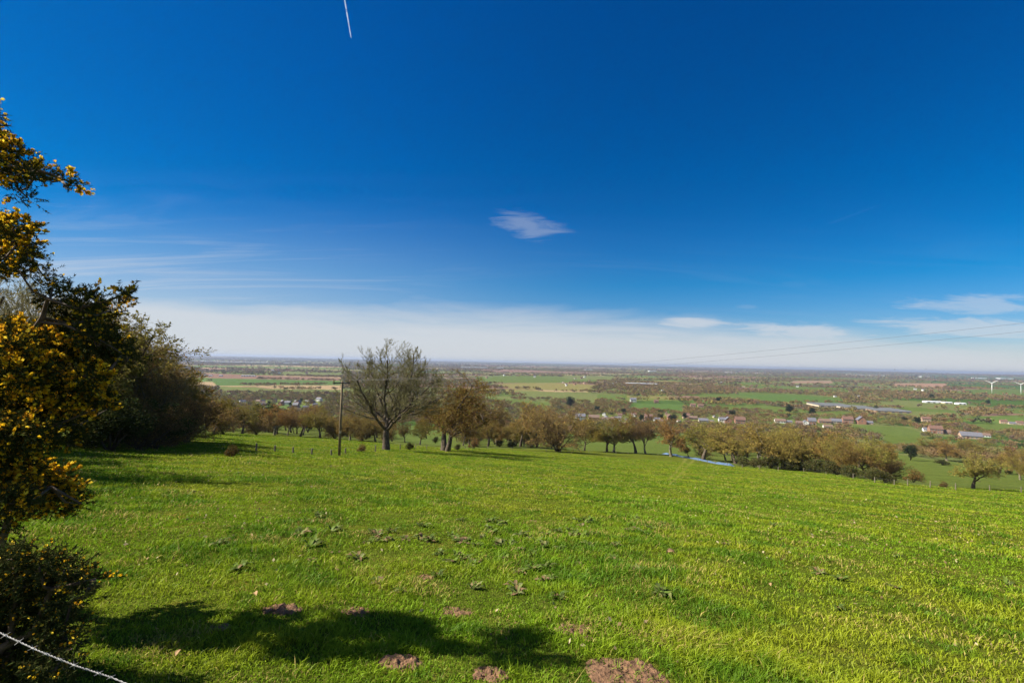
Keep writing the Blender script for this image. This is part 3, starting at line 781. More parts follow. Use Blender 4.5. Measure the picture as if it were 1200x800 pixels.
for k, (u, v) in enumerate([(872, 546.5), (884, 547.5), (904, 549), (925, 550.5), (938, 551), (957, 553), (980, 556), (998, 559.5), (1024, 563), (1038, 565.5)]):
    pt('bush', u, v, rnd.uniform(11, 17), f'{ORD[k]} dark bush from the left in the understorey of the thick belt', 'understorey bushes of the thick belt', dict(wide=1.6))
LG = 'trees beyond the field left of the utility pole'
for k, (key, u, v, hp, d) in enumerate([('oak2', 250, 508, 30, 'beside the wood'), ('thorn', 262, 508.5, 30, 'low'), ('oak3', 284, 508.5, 38, 'pinkish'), ('thorn', 300, 509, 24, 'bushy'), ('oak1', 322, 509.5, 36, 'rounded'), ('slim', 337, 510, 34, 'pale'), ('oak2', 352, 511, 38, 'dark'), ('oak3', 375, 513, 36, 'forked'), ('thorn', 392, 514, 22, 'greenish'), ('oak1', 410, 515.5, 34, 'behind the pole'), ('thorn', 425, 516.5, 24, 'scrubby'), ('oak2', 440, 517, 30, 'behind the ash'), ('oak3', 492, 521, 26, 'small'), ('yellow', 500, 514, 24, 'yellowish')]):
    pt(key, u, v, hp, f'{d} brown tree, {ORD[k]} from the left in the row beyond the field', LG, dict(wide=1.15))
WG = 'trees of the wood on the left'
WOODL = [('oak2', -26.5, 24, 9.2), ('ash', -31, 27, 10.3), ('oak3', -27.5, 29, 8.6), ('ash', -34, 33, 10.5), ('oak2', -30.5, 34, 8.2), ('slim', -33, 38, 9.6), ('ash', -34.5, 44, 8.6), ('ash', -38, 46, 10), ('oak2', -41, 52, 9.2), ('oak3', -30, 20, 9.5), ('ash', -37, 27, 7), ('oak2', -42, 60, 7), ('oak1', -41, 40, 12), ('slim', -29, 37, 7.5), ('oak3', -52, 68, 10), ('oak2', -25, 15, 9), ('oak1', -22, 9, 8.5)]
WOODL += [('oak2', -18.5, 10.5, 8.5), ('oak3', -23.5, 13, 9), ('slim', -27.5, 18, 9)]
for key, u_, d_, vt in (('oak2', 20, 30, 338), ('oak3', 75, 33, 347), ('oak1', 118, 36, 354), ('oak2', 158, 40, 368), ('oak3', 186, 44, 385), ('oak1', 208, 50, 412)):
    p_ = up(u_, vt, d_); WOODL.append((key, p_.x, p_.y, p_.z-h1(p_.x, p_.y)))
WOODL.sort(key=lambda t: t[1]/t[2])
for k, (key, x, y, hh) in enumerate(WOODL):
    place(key, (x, y), hh, f'{ORD[k]} bare tree from the left in the wood at the field side', WG, 1.15)
for key, x, y, hh, w, lab in (('holly', -25.5, 33, 3.8, 1.05, 'big dark evergreen holly at the front of the left wood'), ('holly', -23.5, 27, 3.6, 1.1, 'lower dark holly left of the big holly'), ('holly', -31, 41, 3.8, 1.0, 'dark holly at the far corner of the left wood'), ('holly', -25, 22, 3.4, 1.2, 'dark holly behind the yellow flowering shrub'), ('holly', -15.8, 9.6, 5.0, .9, 'dark holly nearest the camera at the left end of the wood'), ('holly', -31.5, 37, 4.4, 1.0, 'tallest dark holly inside the left wood'), ('thorn', -28, 38, 4.2, 1.2, 'olive thorn tree right of the big holly'), ('thorn', -33, 47, 4.2, 1.2, 'olive thorn tree at the far corner of the wood'), ('thorn', -24, 30, 3.2, 1.3, 'low thorn bush between the two dark hollies')):
    place(key, (x, y), hh, lab, WG, w)

# ------------------------------------------------------------------ houses and other buildings
def gable_house(w, d, h, rh, wall, roof, nwin, chim, seed, parts=True):
    """a two slope house; returns meshes so that copies share them"""
    g = random.Random(seed)
    wl = MB()
    x, y = w/2, d/2
    wl.add([(-x, -y, -1), (x, -y, -1), (x, y, -1), (-x, y, -1), (-x, -y, h), (x, -y, h), (x, y, h), (-x, y, h), (-x, 0, h+rh), (x, 0, h+rh)],
           [(0, 1, 5, 4), (2, 3, 7, 6), (1, 2, 6, 9, 5), (3, 0, 4, 8, 7)])
    rf = MB(); o = .45; e = o*rh/y; t = .22
    prof = [(-y-o, h-e), (0, h+rh+.02), (y+o, h-e), (y+o, h-e+t), (0, h+rh+.02+t), (-y-o, h-e+t)]
    vs = [(s*(x+o), a, b+.02) for s in (-1, 1) for a, b in prof]
    rf.add(vs, [(0, 1, 7, 6), (1, 2, 8, 7), (2, 3, 9, 8), (3, 4, 10, 9), (4, 5, 11, 10), (5, 0, 6, 7), (5, 4, 1, 0), (4, 3, 2, 1), (6, 7, 10, 7), (7, 8, 9, 10)])
    ch = MB(); cx = g.choice([-1, 1])*x*.7; ch.box((cx, 0, h+rh+.6), (.9, .7, 2.0)); ch.box((cx, 0, h+rh+1.65), (1.05, .85, .18))
    for k in (-.2, .2): ch.tube([(cx+k, 0, h+rh+1.7), (cx+k, 0, h+rh+2.1)], .12, 6)
    wins = []
    rows_ = [1.5] if h < 3.6 else [1.4, 4.1]
    door_x = g.choice([-.2, .2])*w
    for zr in rows_:
        for k in range(nwin):
            wx = -x+w*(k+.5)/nwin
            if zr < 2 and abs(wx-door_x) < .9: continue
            m = MB(); m.box((wx, -y-.02, zr), (1.5, .08, 1.2), 0); m.box((wx, -y-.07, zr+.62), (1.6, .06, .1), 1); m.box((wx, -y-.09, zr-.64), (1.7, .12, .1), 1); m.box((wx, -y-.07, zr), (.08, .04, 1.2), 1)
            for s in (-1, 1): m.box((wx+s*.74, -y-.07, zr), (.08, .04, 1.2), 1)
            wins.append(m.mesh('window', [M['glass'], M['white']]))
    for s in (-1, 1):
        m = MB(); m.box((s*(x+.02), 0, rows_[-1]), (.08, 1.3, 1.2), 0); m.box((s*(x+.06), 0, rows_[-1]-.64), (.12, 1.5, .1), 1); m.box((s*(x+.05), 0, rows_[-1]), (.06, .08, 1.2), 1)
        wins.append(m.mesh('window', [M['glass'], M['white']]))
    dr = MB(); dr.box((door_x, -y-.03, 1.03), (1.0, .1, 2.06)); dr.box((door_x, -y-.2, 2.3), (1.5, .5, .12))
    return wl.mesh('wall', wall), rf.mesh('roof', roof), ch.mesh('chimney', M['brick']), wins, dr.mesh('door', M['paint']), w
HK = {
    'white': gable_house(11, 8, 5.2, 2.9, M['white'], M['slate'], 4, 1, 1), 'whitelow': gable_house(13, 8, 2.7, 2.6, M['white'], M['brownroof'], 4, 1, 2),
    'brick': gable_house(11, 8, 5.2, 3.2, M['brick'], M['tile'], 4, 1, 3), 'bricklow': gable_house(13, 8, 2.7, 2.8, M['brick'], M['brownroof'], 4, 1, 4),
    'sand': gable_house(11, 8, 5.0, 3.0, M['sand'], M['tile'], 4, 1, 5), 'cream': gable_house(12, 8, 2.8, 2.8, M['cream'], M['slate'], 4, 1, 6),
    'grey': gable_house(16, 9, 3.0, 3.4, M['sand'], M['slate'], 5, 1, 7), 'tall': gable_house(10, 9, 5.4, 4.2, M['brick'], M['slate'], 3, 1, 8),
}
hproto = {}
HOUSE_PTS = []
def house(key, u, v, wpx, label, group, rz=0., gable=False):
    p = at(u, v); HOUSE_PTS.append((p.x, p.y))
    wl, rf, ch, wins, dr, w = HK[key]
    s = min(1.5, max(.7, wpx*p.y/FPX/w)); rz = rz+math.atan2(-p.x, p.y)*.6+(math.pi/2 if gable else 0)
    loc = (p.x, p.y, p.z)
    if key not in hproto:
        o = empty('house', loc, rz); o.scale = (s,)*3; tag(o, label, 'house', group)
        link('wall', wl, o); r_ = link('roof', rf, o); link('chimney', ch, r_); link('door', dr, o)
        for m in wins: link('window', m, o)
        hproto[key] = o; return o
    return dup(hproto[key], loc, rz, s, label, group)
VG = 'houses of the village in the valley'
for a in [
    ('white', 680, 492.5, 15, 'big white house above the small yellowish tree'), ('bricklow', 696, 491, 12, 'brown roofed low house right of the big white house'), ('whitelow', 708, 491.5, 7, 'small white bungalow, left of three above the oak pair'),
    ('whitelow', 716, 492, 7, 'white bungalow in the middle of three above the oak pair'), ('white', 724, 493, 7, 'white house, right of three above the oak pair'), ('whitelow', 730, 498, 8, 'white box like house nearest the forked oak'),
    ('sand', 743, 488, 6, 'pinkish house behind the forked oak'), ('brick', 760, 492, 9, 'pink brick house right of the forked oak'), ('white', 770, 494, 7, 'white house with dark tree beside it mid village'), ('whitelow', 777, 494.5, 8, 'white bungalow right of the dark tree mid village'),
    ('brick', 785, 491.5, 8, 'brick gabled house right of the mid village dark tree', 0, True), ('sand', 804, 490, 8, 'pale brick house above the blue plastic sheet'), ('bricklow', 812, 491, 9, 'brown roofed bungalow above the blue plastic sheet'),
    ('cream', 824, 494.5, 10, 'cream bungalow above the broad gnarled oak'), ('white', 847, 495.5, 9, 'white house with tall chimney above the russet oak'), ('tall', 853, 496, 8, 'dark gabled brick house beside the tall chimney', 0, True), ('brick', 867, 496.5, 11, 'long red brick house above the start of the thick belt'),
    ('whitelow', 914, 495, 11, 'white low house alone above the thick belt'), ('cream', 924, 495.5, 7, 'cream low house right of the lone white house'), ('bricklow', 938, 497, 9, 'brown bungalow, left of the tight cluster above the belt'), ('white', 944, 497.5, 7, 'white gabled house in the tight cluster above the belt', 0, True), ('tall', 951, 497, 8, 'dark brick house, right of the tight cluster above the belt'),
    ('bricklow', 966, 495.5, 12, 'brown long roofed house left of the cream house'), ('cream', 979, 495.5, 12, 'cream house with grey roof in the right village row'), ('brick', 993, 495.5, 12, 'pinkish red roofed house in the right village row'), ('tall', 1009, 496.5, 9, 'tall gabled brick house with pale bargeboards above the belt', 0, True), ('grey', 1017, 496.5, 9, 'grey roofed wing beside the tall gabled house'),
    ('whitelow', 970, 501, 9, 'white shed like house in front of the right village row'),
    ('white', 1086, 506, 7, 'white house end at the left of the farm group'), ('brick', 1096, 507.5, 13, 'red brick farmhouse in the meadow on the right'), ('bricklow', 1106, 508, 11, 'brown roofed wing right of the red brick farmhouse'), ('grey', 1137, 513.5, 20, 'long grey roofed house above the lone pale oak'), ('whitelow', 1153, 511.5, 10, 'pale roofed outbuilding right of the long grey house'),
    ('sand', 1085, 494, 8, 'pale house among trees behind the farm group'), ('white', 742, 471, 8, 'white house left of the square green field'), ('brick', 769, 472, 5, 'small red house at the top of the square green field'), ('sand', 812, 477, 6, 'pinkish house right of the square green field'), ('sand', 821, 477.5, 6, 'second pinkish house right of the square green field'),
    ('cream', 406, 486, 5, 'tiny cream house right of the utility pole'), ('sand', 1176, 496, 6, 'pale house at the left of the far right row'), ('cream', 1186, 497, 6, 'cream house in the far right row'), ('sand', 1195, 497.5, 6, 'pale house at the right end of the far right row'),
]: house(*a[:4], a[4], VG, *a[5:])
def joined(key):
    """small far house in one mesh: too few pixels to show parts"""
    wl, rf, ch, wins, dr, w = HK[key]
    mb = MB(); mats = []
    for me in [wl, rf, ch]+wins:
        off = len(mats); mats += list(me.materials)
        mb.v_off = len(mb.v); b = len(mb.v)
        mb.v += [tuple(v.co) for v in me.vertices]; mb.f += [tuple(i+b for i in p.vertices) for p in me.polygons]; mb.m += [p.material_index+off for p in me.polygons]
    return mb.mesh('house', mats), w
JH = {k: joined(k) for k in HK}
def small_house(key, u, v, wpx, label, group):
    p = at(u, v); HOUSE_PTS.append((p.x, p.y)); me, w = JH[key]
    o = link('house', me); o.location = p; o.rotation_euler = (0, 0, rnd.uniform(-.6, .6)+rnd.choice([0, 1.57])+math.atan2(-p.x, p.y)*.6)
    s = min(1.6, max(.65, wpx*p.y/FPX/w)); o.scale = (s, s, s); tag(o, label, 'house', group)
kn = {'white': 'white house with slate roof', 'brick': 'red brick house', 'bricklow': 'brown roofed bungalow', 'sand': 'pale brick house', 'cream': 'cream bungalow', 'tall': 'dark gabled house', 'whitelow': 'white bungalow', 'grey': 'grey roofed house'}
for key, u, v, lab in (('cream', 313, 482.5, 'tan gabled bungalow at the front left of the left village'), ('sand', 325, 482.5, 'pinkish house at the front of the left village'), ('whitelow', 335, 483, 'tiny white house at the front of the left village'), ('white', 337, 474, 'brightest white house inside the left village'), ('grey', 348, 477, 'pale grey roofed house inside the left village'), ('white', 284, 473, 'pale house apart at the left of the left village'), ('white', 374, 470, 'white house apart at the right of the left village')):
    small_house(key, u, v, 6, lab, 'houses of the left village')
for _ in range(34):
    u = rnd.uniform(302, 370); v = 469.5+rnd.random()**.8*12.5
    key = rnd.choice(['brick', 'bricklow', 'bricklow', 'tall', 'sand', 'grey', 'cream'])
    small_house(key, u, v, rnd.uniform(4, 6), f'small {kn[key]} packed in the left village', f'packed houses of the left village: {kn[key]}')
for _ in range(16):
    u, v = rnd.uniform(662, 850), rnd.uniform(485, 495); key = rnd.choice(['white', 'cream', 'sand', 'whitelow'])
    small_house(key, u, v, 5, f'{kn[key]} half hidden among the trees of the valley village', f'half hidden houses of the valley village: {kn[key]}')
for _ in range(46):
    u, v = rnd.choice([(rnd.uniform(660, 740), rnd.uniform(446, 452)), (rnd.uniform(770, 960), rnd.uniform(449, 459)), (rnd.uniform(960, 1200), rnd.uniform(456, 466)), (rnd.uniform(560, 720), rnd.uniform(438, 444)), (rnd.uniform(300, 400), rnd.uniform(432, 438))])
    key = rnd.choice(['white', 'white', 'brick', 'sand', 'cream', 'whitelow'])
    small_house(key, u, v, 2.6, f'speck of a {kn[key]} scattered over the far plain', f'houses scattered over the far plain: {kn[key]}')

def shed(u, v, wpx, depth_m, h, wall, roof, label, group, name='warehouse', cat='warehouse', spans=1):
    p = at(u, v); w = wpx*p.y/FPX; HOUSE_PTS.append((p.x, p.y))
    o = empty(name, p, math.atan2(-p.x, p.y)*.35); tag(o, label, cat, group)
    b = MB(); b.add([(-w/2, 0, -2), (w/2, 0, -2), (w/2, depth_m, -2), (-w/2, depth_m, -2), (-w/2, 0, h), (w/2, 0, h), (w/2, depth_m, h), (-w/2, depth_m, h)], [(0, 1, 5, 4), (1, 2, 6, 5), (2, 3, 7, 6), (3, 0, 4, 7)])
    b.build('wall', wall, o)
    r_ = MB(); rise = min(2.5, depth_m*.08)
    for k in range(spans):
        y0, y1 = depth_m*k/spans, depth_m*(k+1)/spans; ym = (y0+y1)/2
        a = .5 if k == 0 else 0; c = .5 if k == spans-1 else 0
        r_.add([(-w/2-.5, y0-a, h+.05), (w/2+.5, y0-a, h+.05), (w/2+.5, ym, h+rise), (-w/2-.5, ym, h+rise), (w/2+.5, y1+c, h+.05), (-w/2-.5, y1+c, h+.05)], [(0, 1, 2, 3), (3, 2, 4, 5), (0, 3, 5), (1, 4, 2)])
    r_.build('roof', roof, o)
    n = max(2, int(w/14)); 
    if w < 120:
        for k in range(min(n, 6)):
            d_ = MB(); d_.box((-w/2+w*(k+.5)/min(n, 6), -.06, h*.4), (w/min(n, 6)*.42, .12, h*.75)); d_.build('loading_door', M['slate'], o)
    return o
IG = 'pale warehouses along the horizon'
for k, (u, v, w) in enumerate([(238, 424.2, 7), (247, 424.3, 9), (262, 424.8, 16), (279, 425.2, 10), (292, 425.4, 12), (306, 425.7, 12), (335, 426.3, 6), (345, 426.5, 5), (545, 431.4, 10), (560, 431.6, 22), (586, 432, 8), (690, 434.2, 9), (765, 435.5, 8), (855, 437.2, 7), (896, 438, 14), (1003, 439.6, 14), (1013, 440, 10), (1030, 440.3, 12), (1085, 441.8, 8), (1150, 443.6, 10), (1180, 444, 12)]):
    shed(u, v, w, 120, 14, M['steel'], M['greysteel'], f'{ORD[k] if k < 20 else "last"} long pale warehouse from the left near the horizon', IG)
shed(752, 451.5, 36, 40, 9, M['brick'], M['greysteel'], 'long red brick works with pale roof in the middle distance', 'works', 'factory', 'factory')
shed(1095, 472, 16, 22, 4, M['steel'], M['steel'], 'long white shed among trees on the right', 'white farm sheds', 'barn', 'barn')
shed(1128, 474, 8, 20, 4, M['steel'], M['steel'], 'shorter white shed right of the long white shed', 'white farm sheds', 'barn', 'barn')
shed(1112, 473, 8, 20, 4, M['cream'], M['steel'], 'small cream shed between the two white sheds', 'white farm sheds', 'barn', 'barn')
shed(980, 477, 36, 80, 3.6, M['cream'], M['nursery'], 'left grey glasshouse with pale end wall above the right village row', 'nursery glasshouses', 'glasshouse', 'glasshouse', 10)
shed(1014, 480.5, 34, 85, 3.6, M['cream'], M['nursery'], 'middle grey glasshouse of the nursery above the right village row', 'nursery glasshouses', 'glasshouse', 'glasshouse', 11)
shed(1047, 483.5, 36, 85, 3.6, M['sand'], M['nursery'], 'right grey glasshouse of the nursery above the tall gabled house', 'nursery glasshouses', 'glasshouse', 'glasshouse', 11)
for u, v, w, lab in ((240, 440.5, 3, 'first white barn at the far left on the brown field'), (246, 440.6, 3, 'second white barn at the far left on the brown field'), (258, 440.7, 3, 'third white barn right of the pair at far left'), (293, 441, 10, 'long pale barn on the brown field at left'), (285, 441, 5, 'tan barn left of the long pale barn')):
    shed(u, v, w, 15, 5, M['white'], M['greysteel'], lab, 'barns on the brown field', 'barn', 'barn')

# ------------------------------------------------------------------ woods and hedgerow trees of the plain
HP = np.array(HOUSE_PTS)
def clear_of_houses(x, y, rad):
    ok = np.ones(len(x), bool)
    for hx, hy in HP:
        d = math.hypot(hx, hy); ux, uy = hx/d, hy/d
        dx_, dy_ = x-hx, y-hy
        along = dx_*ux+dy_*uy; side = np.abs(-dx_*uy+dy_*ux)
        ok &= ~((side < rad*.75) & (along < rad*.6) & (along > -rad*5))
    return ok
def scatter(r0, r1, spacing, cover, k):
    t = R(53); n = int(t*(r1*r1-r0*r0)/spacing**2)
    r = np.sqrt(nr.uniform(r0*r0, r1*r1, n)); th = nr.uniform(-t, t, n)
    x, y = r*np.sin(th), r*np.cos(th); z = H(x, y)
    u, v = project(x, y, z)
    i, j, ed = cells(x, y)
    wood = fbm(x*.45, y, 1/(230.+r0*.07), 40+k)
    hedge = (ed < spacing*.75) & (hash2(i, j, 77) < .85)
    filled = (hash2(i, j, 31) < cover*.5) & (fbm(x, y, 1/90., 60) > .3)
    ok = hedge | (wood > (.66-.28*cover)) | filled
    for poly, col in FIELDS: ok &= ~in_poly(u, v, poly)
    ok &= ~(home(u, v))
    ok &= clear_of_houses(x, y, 16)
    return x[ok], y[ok]
def colours(n):
    pal = np.array([(.135, .085, .04), (.12, .09, .035), (.105, .095, .03), (.15, .10, .05), (.09, .075, .045), (.16, .135, .035), (.10, .065, .05), (.032, .042, .018), (.13, .07, .045)])
    return pal[nr.choice(len(pal), n, p=[.22, .22, .21, .12, .08, .05, .05, .025, .025])]
def lobes(nq, sq, squash=1.):
    """a ragged crown of unit radius: quads round a few lobes, as one far tree"""
    k = 9; cc = nr.normal(size=(k, 3)); cc /= np.linalg.norm(cc, axis=1, keepdims=True); cc *= nr.uniform(.2, .62, (k, 1))
    w = nr.integers(0, k, nq); d = nr.normal(size=(nq, 3)); d /= np.linalg.norm(d, axis=1, keepdims=True)
    return cc[w]+d*nr.uniform(.2, .48, (nq, 1))
def mass(name, label, x, y, hmin, hmax, nq, q, asp=1.15):
    n = len(x); z = H(x, y); hh = nr.uniform(hmin, hmax, n); ww = hh*nr.uniform(.42, .62, n)*asp
    temp = [lobes(nq, q) for _ in range(24)]
    Tm = np.array(temp)[nr.integers(0, 24, n)]
    a = nr.uniform(0, 6.28, n); ca, sa = np.cos(a)[:, None], np.sin(a)[:, None]
    px_ = Tm[..., 0]*ca-Tm[..., 1]*sa; py_ = Tm[..., 0]*sa+Tm[..., 1]*ca
    C = np.stack([x[:, None]+px_*ww[:, None], y[:, None]+py_*ww[:, None], z[:, None]+hh[:, None]*(.54+.46*Tm[..., 2])], -1).reshape(-1, 3)
    sz = np.repeat(hh*q, nq)*nr.uniform(.6, 1.4, n*nq)
    V, F = rand_quads(C, sz, .7)
    col = np.repeat(1.35*colours(n)*nr.uniform(.88, 1.14, (n, 1)), nq, 0)*nr.uniform(.86, 1.14, (n*nq, 1))
    me = mesh_np(name, V, [F], M['wood_far'], np.repeat(col, 4, 0))
    tag(link(name, me), label, 'woodland', kind='stuff')
# nearest valley trees: each one a thing
x, y = scatter(150, 620, 12, .62, 1)
od = np.argsort(np.hypot(x, y)); x, y = x[od], y[od]
def one_mesh(key):
    tr, cr_, h0, name, cat = PROTO[key]
    mb_v = np.array([v.co[:] for v in tr.vertices]); fv = [np.array([p.vertices[:] for p in tr.polygons if len(p.vertices) == 4])]
    cv_ = np.empty(len(cr_.vertices)*3, np.float32); cr_.vertices.foreach_get('co', cv_); cv_ = cv_.reshape(-1, 3)
    lt = np.empty(len(cr_.polygons), np.int32); cr_.polygons.foreach_get('loop_total', lt)
    vi = np.empty(len(cr_.loops), np.int32); cr_.loops.foreach_get('vertex_index', vi)
    cf = vi.reshape(-1, 4)+len(mb_v)
    ca_ = np.empty(len(cr_.vertices)*4, np.float32); cr_.color_attributes['Col'].data.foreach_get('color', ca_)
    cols = np.vstack([np.ones((len(mb_v), 3))*.1, ca_.reshape(-1, 4)[:, :3]])
    return mesh_np(name, np.vstack([mb_v, cv_]), fv+[cf], [M['bark'], M['twig']], cols, np.concatenate([np.zeros(len(fv[0])), np.ones(len(cf))])), h0, name, cat
OM = {k: one_mesh(k) for k in ('oak1', 'oak2', 'oak3', 'slim', 'thorn', 'yellow', 'dark')}
NT = min(235, len(x))
words = {'oak1': 'orange brown bare oak', 'oak2': 'russet bare oak', 'oak3': 'olive brown bare oak', 'slim': 'slender pale bare tree', 'thorn': 'low bushy thorn tree', 'yellow': 'yellowish budding oak', 'dark': 'dark evergreen tree'}
for k in range(NT):
    key = rnd.choices(list(OM), [4, 4, 4, 2, 2, 1.4, 1.2])[0]; me, h0, name, cat = OM[key]
    u, v = project(x[k], y[k], h1(x[k], y[k])); u = float(u)
    zone = 'left of the utility pole' if u < 400 else 'between the pole and the dense dark tree' if u < 655 else 'below the village' if u < 880 else 'behind the thick belt' if u < 1050 else 'in the meadows at far right'
    o = link(name, me); hh = rnd.uniform(6.5, 11) if key != 'thorn' else rnd.uniform(4, 6); s = hh/h0
    o.location = (x[k], y[k], h1(x[k], y[k])); o.rotation_euler = (0, 0, rnd.uniform(0, 6.28)); o.scale = (s*1.15, s*1.15, s)
    tag(o, f'{words[key]} on the valley slope {zone}', cat, f'valley trees, {words[key]} {zone}')
mass('valley_woodland', 'brown bare woods and hedgerow trees filling the valley', x[NT:], y[NT:], 7, 11, 520, .036, 1.3); print('trees valley', len(x))
x, y = scatter(620, 1300, 13, .66, 2); mass('hedgerow_woodland', 'hedgerow trees and copses around the village', x, y, 8, 13, 170, .062, 1.45); print('trees hedgerow', len(x))
x, y = scatter(1300, 2800, 16, .42, 3); mass('distant_woodland', 'belts of bare trees across the middle of the plain', x, y, 9, 14, 34, .14, 1.7)
x, y = scatter(2800, 8000, 32, .38, 4); mass('plain_woodland', 'dark tree belts far out on the plain', x, y, 9, 15, 10, .30, 2.0)
x, y = scatter(8000, 23000, 95, .5, 5); mass('horizon_woodland', 'blue grey line of woods at the horizon', x, y, 14, 24, 7, .45, 3.4)
for k, (u, v, hp) in enumerate([(668, 478, 14), (752, 494, 9), (774, 494, 10), (789, 497, 12), (802, 491, 8), (858, 490, 10), (925, 485, 12), (952, 487, 10), (700, 484, 9), (731, 486, 8), (340, 476, 5), (353, 471, 5), (315, 474, 5), (1092, 468, 7), (842, 473, 8), (1158, 474, 6), (303, 478, 6), (1075, 497, 9), (1060, 496, 8)]):
    p = at(u, v); me, h0, name, cat = OM['dark']; o = link('dark_conifer', me); s = hp*p.y/FPX/h0
    o.location = p; o.scale = (s*1.0, s*1.0, s); o.rotation_euler = (0, 0, k)
    tag(o, f'{ORD[k]} dark conifer from a row of evergreens standing out among village trees', 'tree', 'dark conifers round the villages')

# ------------------------------------------------------------------ wind turbines
def turbine(u, v, hub_px, ang, label):
    p = at(u, v); hh = hub_px*p.y/FPX
    o = empty('wind_turbine', p, math.atan2(-p.x, p.y)); tag(o, label, 'wind turbine', 'wind turbines on the plain')
    t = MB(); t.tube([(0, 0, -1), (0, 0, hh*.5), (0, 0, hh)], [hh*.026, hh*.022, hh*.016], 14); t.build('tower', M['turbine'], o, True)
    n = MB(); n.box((0, -.2, hh+1.2), (hh*.05, hh*.13, hh*.055)); n.build('nacelle', M['turbine'], o)
    hb = MB(); hb.tube([(0, -hh*.065, hh+1.2), (0, -hh*.095, hh+1.2), (0, -hh*.11, hh+1.2)], [hh*.03, hh*.026, hh*.008], 10); hub = hb.build('hub', M['turbine'], o, True)
    for k in range(3):
        a = ang+k*2.0944; d = Vector((math.cos(a), 0, math.sin(a))); s = Vector((-d.z, 0, d.x)); c = Vector((0, -hh*.085, hh+1.2))
        b = MB(); vs = []
        for q, w, th in ((0, .018, .014), (.15, .036, .012), (.5, .024, .007), (1, .007, .002)):
            m_ = c+d*(hh*.58*q)
            vs += [m_-s*hh*w*.3+Vector((0, -hh*th, 0)), m_+s*hh*w*.7, m_-s*hh*w*.3+Vector((0, hh*th, 0)), m_-s*hh*w*.5]
        b.add(vs, [(i*4+j, i*4+(j+1) % 4, i*4+4+(j+1) % 4, i*4+4+j) for i in range(3) for j in range(4)]+[(12, 13, 14, 15), (3, 2, 1, 0)])
        b.build('blade', M['turbine'], hub)
turbine(1162.5, 460.5, 11.5, R(152), 'white wind turbine, the left one, standing on the far plain')
turbine(1196.5, 461.5, 11, R(150), 'white wind turbine, the right one, close to the picture edge')

# ------------------------------------------------------------------ utility poles and wires
def upole(pos, hh, rz, label):
    o = empty('utility_pole', pos, rz); tag(o, label, 'utility pole', 'wooden utility poles')
    p = MB(); p.tube([(0, 0, -.5), (0, 0, hh*.5), (.01, 0, hh)], [.125, .11, .09], 12); p.build('pole_shaft', M['pole'], o, True)
    c = MB(); c.box((0, -.14, hh-.18), (1.45, .09, .09)); ca_ = c.build('crossarm', M['iron'], o)
    for s in (-.7, .7):
        i = MB(); i.tube([(s, -.14, hh-.14), (s, -.14, hh-.04), (s, -.14, hh+.02), (s, -.14, hh+.07), (s, -.14, hh+.13)], [.03, .03, .065, .05, .02], 8); i.build('insulator', M['ceramic'], ca_, True)
    b = MB(); b.box((.02, -.15, 2.2), (.16, .02, .2)); b.build('warning_plate', M['cream'], o)
    return o
PP = at(397.5, 534); ph_ = 86.5*PP.y/FPX
Q2 = Vector((21.0, 15.0, h1(21.0, 15.0)))
along = (Q2-PP); arz = math.atan2(along.y, along.x)+math.pi/2
PRZ = .25
upole(PP, ph_, PRZ, 'wooden utility pole with a dark crossarm standing left of the tall ash')
q2h = 7.7
upole(Q2, q2h, arz, 'second wooden utility pole at the near end of the overhead wires')
for s, lab in ((-.7, 'upper overhead wire crossing the sky on the right'), (.7, 'lower overhead wire crossing the sky on the right')):
    a = PP+Vector((math.cos(PRZ)*s, math.sin(PRZ)*s, ph_+.1)); b = Q2+Vector((math.cos(arz)*s, math.sin(arz)*s, q2h+(.1 if s < 0 else -.16)))
    pts = [a.lerp(b, t/24)-Vector((0, 0, .55*4*(t/24)*(1-t/24))) for t in range(25)]
    m = MB(); m.tube(pts, .004, 5); tag(m.build('overhead_wire', M['wire']), lab, 'wire', 'overhead wires')

# ------------------------------------------------------------------ fences
fr = at(600, 526); fence = empty('field_fence', fr); tag(fence, 'low wooden post and wire fence along the lower edge of the field', 'fence')
fp = [(300, 528), (322, 529), (343.5, 531), (365, 532.5), (388.5, 533), (405, 531), (440, 529), (469, 527), (487, 526), (500, 526.5), (545, 526), (572, 526.5), (600, 526.5), (640, 529), (672, 529.5), (690, 529.5), (708, 530), (722, 531), (736, 532), (771, 533.5), (778, 534), (800, 538), (818, 541), (829, 542.5), (838, 544), (852, 545.5), (870, 548), (890, 549.5), (912, 551), (942, 552.5), (968, 555), (1000, 561), (1025, 565), (1048, 568), (1064, 568.5), (1090, 571), (1120, 573.5), (1160, 575), (1197, 576.5)]
tops = []
for u, v in fp:
    p = at(u, v); hh = rnd.uniform(.85, 1.1)*(.6 if u < 410 else 1)
    m = MB(); a, b = rnd.uniform(-.05, .05), rnd.uniform(-.05, .05)
    m.tube([p-fr+Vector((0, 0, -.3)), p-fr+Vector((a, b, hh))], [.085, .075], 7); m.build('post', M['post'], fence)
    tops.append(p-fr+Vector((0, 0, hh*.9)))
m = MB()
for a, b in zip(tops[:-1], tops[1:]):
    for k in (0, .35, .7): m.tube([a-Vector((0, 0, k)), b-Vector((0, 0, k))], .006, 4)
m.build('fence_wire', M['wire'], fence)
